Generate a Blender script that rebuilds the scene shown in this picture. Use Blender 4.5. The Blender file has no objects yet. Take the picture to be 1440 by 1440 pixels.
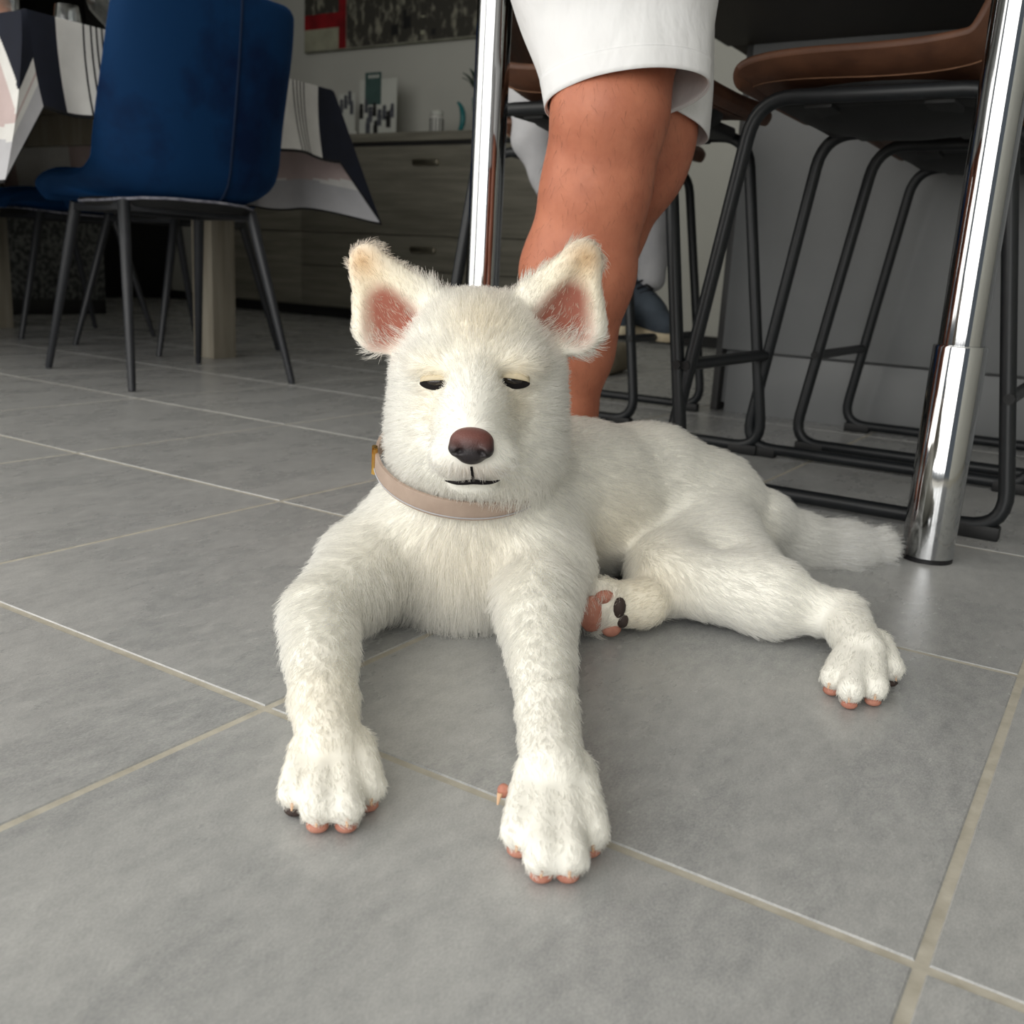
import bpy, bmesh, math, random
import numpy as np
from mathutils import Vector, Matrix

random.seed(7)
rng = np.random.default_rng(7)
scene = bpy.context.scene
col = scene.collection

# ------------------------------------------------------------------ camera
# room axes: X along the island front, Y away from the terrace side, Z up (metres)
cam_data = bpy.data.cameras.new('camera')
cam = bpy.data.objects.new('camera', cam_data)
col.objects.link(cam)
cam.matrix_world = Matrix(((0.83895, -0.17481, 0.51537, 0.0),
                           (0.54150, 0.17386, -0.82253, 0.0),
                           (0.05419, 0.96913, 0.24052, 0.31657),
                           (0, 0, 0, 1)))
cam_data.sensor_width = 36.0
cam_data.lens = 36.0 * 1365.2 / 1440.0
cam_data.clip_start = 0.02
cam_data.dof.use_dof = True
cam_data.dof.focus_distance = 0.78
cam_data.dof.aperture_fstop = 11.0
scene.camera = cam
YAW = math.radians(32.07)          # heading of the dog's and the man's working frame

# ------------------------------------------------------------------ light
world = bpy.data.worlds.new('daylight')
scene.world = world
world.use_nodes = True
bg = world.node_tree.nodes['Background']
bg.inputs[0].default_value = (0.80, 0.90, 1.0, 1)
bg.inputs[1].default_value = 0.16


def area(name, loc, target, sx, sy, power, color):
    d = bpy.data.lights.new(name, 'AREA')
    d.shape = 'RECTANGLE'
    d.size, d.size_y = sx, sy
    d.energy = power
    d.color = color
    o = bpy.data.objects.new(name, d)
    o.location = loc
    o.rotation_euler = (Vector(target) - Vector(loc)).to_track_quat('-Z', 'Y').to_euler()
    col.objects.link(o)
    return o


area('terrace_door_daylight', (-0.2, -2.6, 1.25), (-0.2, 0.0, 1.05), 4.0, 2.3, 128, (1.0, 0.985, 0.95))
area('side_window_daylight', (-2.75, -0.75, 1.25), (0.0, -0.2, 0.75), 2.4, 2.1, 46, (1.0, 0.96, 0.89))

vs = scene.view_settings
vs.view_transform = 'Standard'
vs.look = 'None'
vs.exposure = 0.0
vs.gamma = 1.0
vs.use_curve_mapping = False


# ------------------------------------------------------------------ materials
def lin(r, g, b):
    f = lambda c: c / 12.92 if c <= 0.04045 else ((c + 0.055) / 1.055) ** 2.4
    return (f(r / 255), f(g / 255), f(b / 255), 1)


def mat(name, rgb, rough=0.5, metal=0.0, spec=0.5, noise=None, bump=None, sheen=0.0, sheen_tint=None,
        trans=0.0, ior=1.45, coat=0.0, stretch=(1, 1, 1), rand=0.0, rough_noise=0.0, attr=None, sub=0.0, world=False):
    m = bpy.data.materials.new(name)
    m.use_nodes = True
    nt = m.node_tree
    N, L = nt.nodes, nt.links
    b = N['Principled BSDF']
    c = lin(*rgb)
    b.inputs['Base Color'].default_value = c
    b.inputs['Roughness'].default_value = rough
    b.inputs['Metallic'].default_value = metal
    b.inputs['Specular IOR Level'].default_value = spec
    b.inputs['IOR'].default_value = ior
    b.inputs['Transmission Weight'].default_value = trans
    b.inputs['Coat Weight'].default_value = coat
    if sheen:
        b.inputs['Sheen Weight'].default_value = sheen
        b.inputs['Sheen Roughness'].default_value = 0.35
        if sheen_tint:
            b.inputs['Sheen Tint'].default_value = lin(*sheen_tint)
    if sub:
        b.inputs['Subsurface Weight'].default_value = sub
        b.inputs['Subsurface Radius'].default_value = (0.012, 0.005, 0.003)
        b.inputs['Subsurface Scale'].default_value = 0.5
    tc = N.new('ShaderNodeTexCoord')
    mp = N.new('ShaderNodeMapping')
    mp.inputs['Scale'].default_value = stretch
    if world:
        L.new(N.new('ShaderNodeNewGeometry').outputs['Position'], mp.inputs['Vector'])
    else:
        L.new(tc.outputs['Object'], mp.inputs['Vector'])
    cur = None
    if attr:
        a = N.new('ShaderNodeAttribute')
        a.attribute_name = attr
        cur = a.outputs['Color']
    if noise:                                   # (scale, rgb2, contrast_low, contrast_high)
        nz = N.new('ShaderNodeTexNoise')
        nz.inputs['Scale'].default_value = noise[0]
        nz.inputs['Detail'].default_value = 6
        nz.inputs['Roughness'].default_value = 0.6
        L.new(mp.outputs[0], nz.inputs['Vector'])
        rp = N.new('ShaderNodeValToRGB')
        rp.color_ramp.elements[0].position = noise[2]
        rp.color_ramp.elements[1].position = noise[3]
        rp.color_ramp.elements[0].color = c
        rp.color_ramp.elements[1].color = lin(*noise[1])
        L.new(nz.outputs[0], rp.inputs[0])
        cur = rp.outputs[0]
        if rough_noise:
            mr = N.new('ShaderNodeMapRange')
            mr.inputs[3].default_value = rough - rough_noise
            mr.inputs[4].default_value = rough + rough_noise
            L.new(nz.outputs[0], mr.inputs[0])
            L.new(mr.outputs[0], b.inputs['Roughness'])
    if rand and cur:
        oi = N.new('ShaderNodeObjectInfo')
        mr = N.new('ShaderNodeMapRange')
        mr.inputs[3].default_value = 1 - rand
        mr.inputs[4].default_value = 1 + rand
        L.new(oi.outputs['Random'], mr.inputs[0])
        mx = N.new('ShaderNodeVectorMath')
        mx.operation = 'SCALE'
        L.new(cur, mx.inputs[0])
        L.new(mr.outputs[0], mx.inputs['Scale'])
        cur = mx.outputs[0]
    if cur:
        L.new(cur, b.inputs['Base Color'])
    if bump:                                    # (scale, strength, distance)
        nb = N.new('ShaderNodeTexNoise')
        nb.inputs['Scale'].default_value = bump[0]
        nb.inputs['Detail'].default_value = 4
        L.new(mp.outputs[0], nb.inputs['Vector'])
        bp = N.new('ShaderNodeBump')
        bp.inputs['Strength'].default_value = bump[1]
        bp.inputs['Distance'].default_value = bump[2]
        L.new(nb.outputs[0], bp.inputs['Height'])
        L.new(bp.outputs[0], b.inputs['Normal'])
    return m


MT = {
    'frame': mat('anthracite added bars', (52, 54, 56), 0.5, noise=(8, (46, 48, 50), 0.3, 0.7)),  # for the unseen bars added to stripe the chrome
    'grout': mat('pale grout', (196, 191, 178), 0.8, noise=(60, (170, 164, 150), 0.3, 0.7), bump=(200, 0.3, 0.001)),
    'wall': mat('warm white wall paint', (196, 196, 188), 0.8, noise=(2.0, (190, 190, 182), 0.3, 0.7)),
    'ceiling': mat('white ceiling paint', (225, 225, 222), 0.9, noise=(2.0, (220, 220, 217), 0.3, 0.7)),
    'dark_base': mat('dark skirting', (30, 30, 30), 0.6, noise=(8, (38, 38, 38), 0.3, 0.7)),
    'chrome': mat('polished chrome', (186, 188, 190), 0.06, metal=1.0, noise=(3, (192, 193, 194), 0.3, 0.7)),
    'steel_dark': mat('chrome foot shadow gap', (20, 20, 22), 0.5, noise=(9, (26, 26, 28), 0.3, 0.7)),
    'black_metal': mat('matt black tube', (22, 25, 28), 0.42, noise=(30, (27, 30, 33), 0.3, 0.7)),
    'black_plastic': mat('black plastic', (16, 17, 18), 0.55, noise=(30, (22, 23, 24), 0.3, 0.7)),
    'leather': mat('worn brown leather', (104, 68, 48), 0.55, noise=(14, (74, 46, 32), 0.35, 0.7), bump=(120, 0.2, 0.002)),
    'leather_seam': mat('brown stitching', (128, 92, 68), 0.7, noise=(60, (100, 70, 50), 0.3, 0.7)),
    'counter': mat('dark counter laminate', (52, 44, 34), 0.6, noise=(9, (40, 34, 27), 0.3, 0.7)),
    'island': mat('grey lacquer panel', (128, 130, 131), 0.42, noise=(2.5, (118, 120, 121), 0.3, 0.7)),
    'island_edge': mat('dark panel edge', (70, 70, 70), 0.5, noise=(6, (60, 60, 60), 0.3, 0.7)),
    'velvet': mat('blue velvet', (4, 44, 82), 0.8, spec=0.2, noise=(5.5, (2, 24, 58), 0.47, 0.66), sheen=0.35, sheen_tint=(30, 110, 190),
                  bump=(180, 0.15, 0.001)),
    'velvet_seam': mat('dark blue seam', (2, 22, 48), 0.9, noise=(30, (3, 28, 56), 0.3, 0.7)),
    'piping': mat('pale frayed piping', (150, 150, 158), 0.8, noise=(70, (95, 95, 108), 0.35, 0.65)),
    'chair_leg': mat('charcoal chair leg', (44, 46, 50), 0.45, noise=(20, (36, 38, 42), 0.3, 0.7)),
    'oak': mat('greyed oak', (150, 144, 130), 0.6, noise=(5, (122, 115, 101), 0.35, 0.68), stretch=(6, 6, 0.5), bump=(30, 0.15, 0.002)),
    'sideboard': mat('grey wood veneer', (134, 131, 119), 0.55, noise=(5, (108, 105, 94), 0.35, 0.68), stretch=(0.5, 2, 7), bump=(30, 0.12, 0.002)),
    'cloth_white': mat('white linen', (222, 221, 218), 0.9, noise=(14, (208, 207, 204), 0.3, 0.7), bump=(600, 0.25, 0.001)),
    'cloth_navy': mat('navy linen', (18, 24, 40), 0.9, noise=(14, (14, 18, 31), 0.3, 0.7), bump=(600, 0.2, 0.001)),
    'cloth_pink': mat('dusty pink linen', (196, 178, 176), 0.9, noise=(14, (184, 166, 164), 0.3, 0.7), bump=(600, 0.2, 0.001)),
    'cloth_black': mat('black woven stripe', (16, 16, 19), 0.9, noise=(14, (22, 22, 25), 0.3, 0.7)),
    'cloth_grey': mat('grey linen band', (186, 186, 190), 0.9, noise=(14, (174, 174, 178), 0.3, 0.7), bump=(600, 0.2, 0.001)),
    'glass': mat('clear glass', (245, 248, 248), 0.02, trans=1.0, ior=1.45, noise=(2, (248, 250, 250), 0.3, 0.7)),
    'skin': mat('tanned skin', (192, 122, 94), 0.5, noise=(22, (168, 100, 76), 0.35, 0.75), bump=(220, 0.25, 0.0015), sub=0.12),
    'skin_dark': mat('brown forearm skin', (150, 92, 66), 0.5, noise=(22, (136, 80, 56), 0.35, 0.75), sub=0.1),  # browner skin tone for the arm on the table
    'hair_dark': mat('dark body hair', (46, 26, 18), 0.5, noise=(40, (60, 36, 26), 0.3, 0.7)),
    'shorts': mat('white cotton', (232, 232, 232), 0.9, noise=(9, (226, 226, 227), 0.3, 0.7), bump=(17, 0.55, 0.012), stretch=(1.0, 1.0, 0.55)),
    'trousers': mat('light grey trousers', (188, 188, 190), 0.9, noise=(12, (170, 170, 174), 0.3, 0.7), bump=(200, 0.3, 0.002)),
    'shoe': mat('slate blue suede', (78, 88, 98), 0.8, noise=(20, (60, 68, 78), 0.3, 0.7), bump=(300, 0.25, 0.001)),
    'shoe_dark': mat('black shoe collar', (16, 18, 24), 0.8, noise=(20, (22, 25, 32), 0.3, 0.7)),
    'sole': mat('cream rubber sole', (222, 208, 178), 0.7, noise=(30, (206, 190, 160), 0.3, 0.7)),
    'beige': mat('beige canvas', (150, 140, 122), 0.9, noise=(20, (132, 122, 104), 0.3, 0.7)),
    'black_unit': mat('black furniture', (14, 14, 15), 0.5, noise=(6, (18, 18, 19), 0.3, 0.7)),
    'stone': mat('speckled grey stone', (98, 100, 98), 0.8, noise=(45, (40, 42, 42), 0.42, 0.58), bump=(60, 0.5, 0.004)),
    'bark': mat('split firewood', (122, 74, 46), 0.9, noise=(14, (80, 46, 28), 0.3, 0.7), bump=(60, 0.5, 0.004)),
    'log_end': mat('firewood cut end', (172, 112, 70), 0.9, noise=(40, (140, 86, 52), 0.3, 0.7)),
    'teal': mat('teal ceramic', (38, 120, 122), 0.35, noise=(9, (30, 104, 106), 0.3, 0.7)),
    'leaf': mat('dark green leaf', (34, 66, 48), 0.5, noise=(9, (26, 52, 38), 0.3, 0.7)),
    'white_paint': mat('white paint', (214, 214, 208), 0.6, noise=(9, (204, 204, 198), 0.3, 0.7)),
    'print_grey': mat('printed figure', (58, 60, 66), 0.8, noise=(30, (96, 98, 104), 0.35, 0.65)),
    'print_teal': mat('printed teal panel', (70, 96, 92), 0.8, noise=(30, (62, 86, 82), 0.35, 0.65)),
    'paper': mat('white card', (206, 208, 200), 0.8, noise=(9, (198, 200, 192), 0.35, 0.65)),
    'brass': mat('brushed nickel', (190, 184, 168), 0.3, metal=1.0, noise=(9, (176, 170, 154), 0.3, 0.7)),
    'canvas': mat('painted canvas', (150, 150, 136), 0.8, noise=(9, (120, 120, 106), 0.35, 0.65), bump=(200, 0.2, 0.001)),
    'paint_red': mat('red paint strokes', (150, 22, 30), 0.7, noise=(12, (110, 14, 20), 0.35, 0.65)),
    'paint_dark': mat('dark paint strokes', (62, 60, 54), 0.7, noise=(26, (148, 146, 130), 0.52, 0.66), stretch=(1, 1, 0.5)),
    'paint_cream': mat('cream paint strokes', (168, 168, 146), 0.7, noise=(12, (150, 150, 130), 0.35, 0.65)),
    'collar': mat('taupe leather', (178, 158, 144), 0.5, noise=(60, (166, 146, 132), 0.3, 0.7)),
    'gold': mat('gold metal', (214, 176, 104), 0.25, metal=1.0, noise=(20, (204, 164, 92), 0.3, 0.7)),
    'dog_skin': mat('white coat skin', (238, 232, 216), 0.9, spec=0.1, attr='tint'),
    'dog_nose': mat('dog nose leather', (60, 34, 34), 0.42, attr='tint', bump=(900, 0.5, 0.0008)),
    'dog_pad': mat('pink paw pad', (198, 140, 120), 0.7, noise=(90, (170, 108, 90), 0.3, 0.7), bump=(500, 0.3, 0.001)),
    'dog_pad_dark': mat('dark paw pad', (70, 56, 50), 0.7, noise=(90, (50, 40, 38), 0.3, 0.7), bump=(500, 0.3, 0.001)),
    'claw': mat('pale claw', (222, 184, 150), 0.4, noise=(60, (206, 164, 128), 0.3, 0.7)),
    'lip': mat('black lip skin', (16, 13, 14), 0.65, spec=0.2, noise=(60, (24, 20, 21), 0.3, 0.7)),
    'lid': mat('cream eyelid', (226, 214, 188), 0.8, noise=(90, (206, 190, 158), 0.3, 0.7)),
    'eye': mat('dark brown eye', (20, 14, 12), 0.08, noise=(60, (34, 22, 16), 0.3, 0.7), coat=0.6),
}


# tile: mottled porcelain, laid out in room position so that no two tiles repeat
m = bpy.data.materials.new('grey porcelain tile')
m.use_nodes = True
nt = m.node_tree
N, L = nt.nodes, nt.links
pb = N['Principled BSDF']
geo = N.new('ShaderNodeNewGeometry')
oi = N.new('ShaderNodeObjectInfo')
off = N.new('ShaderNodeVectorMath')
off.operation = 'MULTIPLY_ADD'
L.new(oi.outputs['Random'], off.inputs[0])
off.inputs[1].default_value = (7.0, 3.0, 5.0)
L.new(geo.outputs['Position'], off.inputs[2])
mp = N.new('ShaderNodeMapping')
mp.inputs['Scale'].default_value = (2.2, 1.0, 1.0)
mp.inputs['Rotation'].default_value = (0, 0, 0.5)
L.new(off.outputs[0], mp.inputs['Vector'])
tex = []
for sc_, det in ((4.5, 8), (38, 5), (420, 3)):
    t_ = N.new('ShaderNodeTexNoise')
    t_.inputs['Scale'].default_value = sc_
    t_.inputs['Detail'].default_value = det
    t_.inputs['Roughness'].default_value = 0.62
    L.new(mp.outputs[0], t_.inputs['Vector'])
    tex.append(t_)
prev = None
for t_, w_ in zip(tex, (0.60, 0.60, 0.70)):
    mm = N.new('ShaderNodeMath')
    mm.operation = 'MULTIPLY_ADD'
    L.new(t_.outputs[0], mm.inputs[0])
    mm.inputs[1].default_value = w_
    if prev is None:
        mm.inputs[2].default_value = -0.45
    else:
        L.new(prev, mm.inputs[2])
    prev = mm.outputs[0]
rp = N.new('ShaderNodeValToRGB')
rp.color_ramp.elements[0].position = 0.02
rp.color_ramp.elements[1].position = 0.98
rp.color_ramp.elements[0].color = lin(124, 126, 128)
rp.color_ramp.elements[1].color = lin(202, 202, 200)
L.new(prev, rp.inputs[0])
L.new(rp.outputs[0], pb.inputs['Base Color'])
rr = N.new('ShaderNodeMapRange')
rr.inputs[3].default_value = 0.20
rr.inputs[4].default_value = 0.36
L.new(tex[0].outputs[0], rr.inputs[0])
L.new(rr.outputs[0], pb.inputs['Roughness'])
pb.inputs['Specular IOR Level'].default_value = 0.55
bp = N.new('ShaderNodeBump')
bp.inputs['Strength'].default_value = 0.16
bp.inputs['Distance'].default_value = 0.0012
L.new(tex[2].outputs[0], bp.inputs['Height'])
L.new(bp.outputs[0], pb.inputs['Normal'])
MT['tile'] = m

# fur: soft white strands that scatter light like a fine fibre
m = bpy.data.materials.new('white fur')
m.use_nodes = True
nt = m.node_tree
for n_ in list(nt.nodes): nt.nodes.remove(n_)
out = nt.nodes.new('ShaderNodeOutputMaterial')
att = nt.nodes.new('ShaderNodeAttribute')
att.attribute_name = 'tint'
hb = nt.nodes.new('ShaderNodeBsdfHairPrincipled')
hb.model = 'CHIANG'
hb.parametrization = 'COLOR'
hb.inputs['Roughness'].default_value = 0.45
hb.inputs['Radial Roughness'].default_value = 0.55
hb.inputs['IOR'].default_value = 1.45
nt.links.new(att.outputs['Color'], hb.inputs['Color'])
df = nt.nodes.new('ShaderNodeBsdfDiffuse')
nt.links.new(att.outputs['Color'], df.inputs['Color'])
mx = nt.nodes.new('ShaderNodeMixShader')
mx.inputs[0].default_value = 0.42
nt.links.new(hb.outputs[0], mx.inputs[1])
nt.links.new(df.outputs[0], mx.inputs[2])
nt.links.new(mx.outputs[0], out.inputs[0])
MT['dog_fur'] = m


# ------------------------------------------------------------------ mesh helpers
def tag(o, label=None, cat=None, group=None, kind=None):
    if label: o['label'] = label
    if cat: o['category'] = cat
    if group: o['group'] = group
    if kind: o['kind'] = kind
    return o


def link(o, parent=None):
    col.objects.link(o)
    if parent is not None:
        o.parent = parent
    return o


def empty(name, loc=(0, 0, 0), rz=0.0):
    o = bpy.data.objects.new(name, None)
    o.empty_display_size = 0.1
    o.location = loc
    o.rotation_euler = (0, 0, rz)
    return link(o)


def obj(name, bm, m, parent=None, smooth=True, recalc=True):
    if recalc:
        bmesh.ops.recalc_face_normals(bm, faces=bm.faces[:])
    me = bpy.data.meshes.new(name)
    bm.to_mesh(me)
    bm.free()
    for k in (m if isinstance(m, (list, tuple)) else [m]):
        me.materials.append(MT[k])
    if smooth:
        me.polygons.foreach_set('use_smooth', [True] * len(me.polygons))
        me.set_sharp_from_angle(angle=math.radians(40))
    return link(bpy.data.objects.new(name, me), parent)


def add_box(bm, lo, hi, bev=0.0, segs=2):
    t = bmesh.new()
    bmesh.ops.create_cube(t, size=1.0)
    for v in t.verts:
        v.co = Vector([lo[i] + (v.co[i] + 0.5) * (hi[i] - lo[i]) for i in range(3)])
    if bev:
        bmesh.ops.bevel(t, geom=t.edges[:], offset=bev, segments=segs, profile=0.5, affect='EDGES')
    merge(bm, t)


def merge(bm, t, mtx=None):
    if mtx is not None:
        bmesh.ops.transform(t, matrix=mtx, verts=t.verts[:])
    me = bpy.data.meshes.new('tmp')
    t.to_mesh(me)
    t.free()
    bm.from_mesh(me)
    bpy.data.meshes.remove(me)


def box(name, lo, hi, m, parent=None, bev=0.0):
    bm = bmesh.new()
    add_box(bm, lo, hi, bev)
    return obj(name, bm, m, parent, smooth=bool(bev))


def fillet(pts, r, n=6, closed=False):
    pts = [Vector(p) for p in pts]
    out = []
    k = len(pts)
    for i, p in enumerate(pts):
        if not closed and i in (0, k - 1):
            out.append(p)
            continue
        a, b = pts[i - 1], pts[(i + 1) % k]
        da, db = (a - p), (b - p)
        rr = min(r, da.length * 0.48, db.length * 0.48)
        p0, p1 = p + da.normalized() * rr, p + db.normalized() * rr
        for q in range(n + 1):
            t = q / n
            out.append((1 - t) ** 2 * p0 + 2 * t * (1 - t) * p + t * t * p1)
    return out


def add_tube(bm, pts, r, seg=10, closed=False, caps=True):
    pts = [Vector(p) for p in pts]
    n = len(pts)
    rad = r if isinstance(r, (list, tuple)) else [r] * n
    tang = []
    for i in range(n):
        if closed:
            t = pts[(i + 1) % n] - pts[i - 1]
        else:
            t = pts[min(i + 1, n - 1)] - pts[max(i - 1, 0)]
        tang.append(t.normalized())
    ref = Vector((0, 0, 1)) if abs(tang[0].z) < 0.9 else Vector((1, 0, 0))
    u = tang[0].cross(ref).normalized()
    rings = []
    for i in range(n):
        u = (u - tang[i] * u.dot(tang[i]))
        if u.length < 1e-6:
            u = tang[i].orthogonal()
        u.normalize()
        w = tang[i].cross(u)
        rings.append([bm.verts.new(pts[i] + (u * math.cos(2 * math.pi * k / seg) + w * math.sin(2 * math.pi * k / seg)) * rad[i])
                      for k in range(seg)])
    m = n if closed else n - 1
    for i in range(m):
        a, b = rings[i], rings[(i + 1) % n]
        off = 0
        if closed and i == n - 1:
            off = min(range(seg), key=lambda o: sum((a[k].co - b[(k + o) % seg].co).length for k in range(0, seg, 3)))
        for k in range(seg):
            bm.faces.new((a[k], a[(k + 1) % seg], b[(k + 1 + off) % seg], b[(k + off) % seg]))
    if caps and not closed:
        bm.faces.new(rings[0][::-1])
        bm.faces.new(rings[-1])


def tube(name, pts, r, m, parent=None, seg=10, closed=False):
    bm = bmesh.new()
    add_tube(bm, pts, r, seg, closed)
    return obj(name, bm, m, parent)


def add_lathe(bm, prof, c, seg=28):
    rings = []
    for r, z in prof:
        if r < 1e-6:
            rings.append([bm.verts.new((c[0], c[1], c[2] + z))])
        else:
            rings.append([bm.verts.new((c[0] + r * math.cos(2 * math.pi * k / seg), c[1] + r * math.sin(2 * math.pi * k / seg), c[2] + z))
                          for k in range(seg)])
    for a, b in zip(rings, rings[1:]):
        for k in range(seg):
            q = [a[k % len(a)], a[(k + 1) % len(a)], b[(k + 1) % len(b)], b[k % len(b)]]
            q = list(dict.fromkeys(q))
            if len(q) > 2:
                bm.faces.new(q)


def lathe(name, prof, c, m, parent=None, seg=28):
    bm = bmesh.new()
    add_lathe(bm, prof, c, seg)
    return obj(name, bm, m, parent)


def grid_shell(name, P, thick, m, parent):
    """closed, padded shell from a grid of points P[u][v]; the pad grows away from the grid's normal"""
    P = np.array(P)
    du = np.gradient(P, axis=0)
    dv = np.gradient(P, axis=1)
    n = np.cross(du, dv)
    n /= np.linalg.norm(n, axis=2, keepdims=True) + 1e-9
    nu, nv = P.shape[:2]
    U = np.linspace(-1, 1, nu)[:, None]
    V = np.linspace(-1, 1, nv)[None, :]
    edge = np.clip(np.minimum(1 - np.abs(U) ** 8, 1 - np.abs(V) ** 8), 0, 1) ** 0.5
    t = (thick * (0.25 + 0.75 * edge))[..., None]
    top, bot = P + n * t * 0.5, P - n * t * 0.5
    bm = bmesh.new()
    A = [[bm.verts.new(top[i, j]) for j in range(nv)] for i in range(nu)]
    B = [[bm.verts.new(bot[i, j]) for j in range(nv)] for i in range(nu)]
    for i in range(nu - 1):
        for j in range(nv - 1):
            bm.faces.new((A[i][j], A[i + 1][j], A[i + 1][j + 1], A[i][j + 1]))
            bm.faces.new((B[i][j], B[i][j + 1], B[i + 1][j + 1], B[i + 1][j]))
    for i in range(nu - 1):
        bm.faces.new((A[i][0], B[i][0], B[i + 1][0], A[i + 1][0]))
        bm.faces.new((A[i][-1], A[i + 1][-1], B[i + 1][-1], B[i][-1]))
    for j in range(nv - 1):
        bm.faces.new((A[0][j], A[0][j + 1], B[0][j + 1], B[0][j]))
        bm.faces.new((A[-1][j], B[-1][j], B[-1][j + 1], A[-1][j + 1]))
    o = obj(name, bm, m, parent)
    s = o.modifiers.new('soft', 'SUBSURF')
    s.levels = s.render_levels = 1
    return o, top, bot


def spline(pts, n):
    """smooth curve through pts (Catmull-Rom), n samples"""
    p = np.array(pts, float)
    p = np.vstack([2 * p[0] - p[1], p, 2 * p[-1] - p[-2]])
    out = []
    for t in np.linspace(0, len(pts) - 1 - 1e-6, n):
        i = int(t)
        f = t - i
        a, b, c, d = p[i:i + 4]
        out.append(0.5 * ((2 * b) + (c - a) * f + (2 * a - 5 * b + 4 * c - d) * f ** 2 + (3 * b - a - 3 * c + d) * f ** 3))
    return np.array(out)


def copy_tree(o, parent=None):
    c = o.copy()
    col.objects.link(c)
    c.parent = parent
    for ch in o.children:
        copy_tree(ch, c)
    return c


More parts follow.
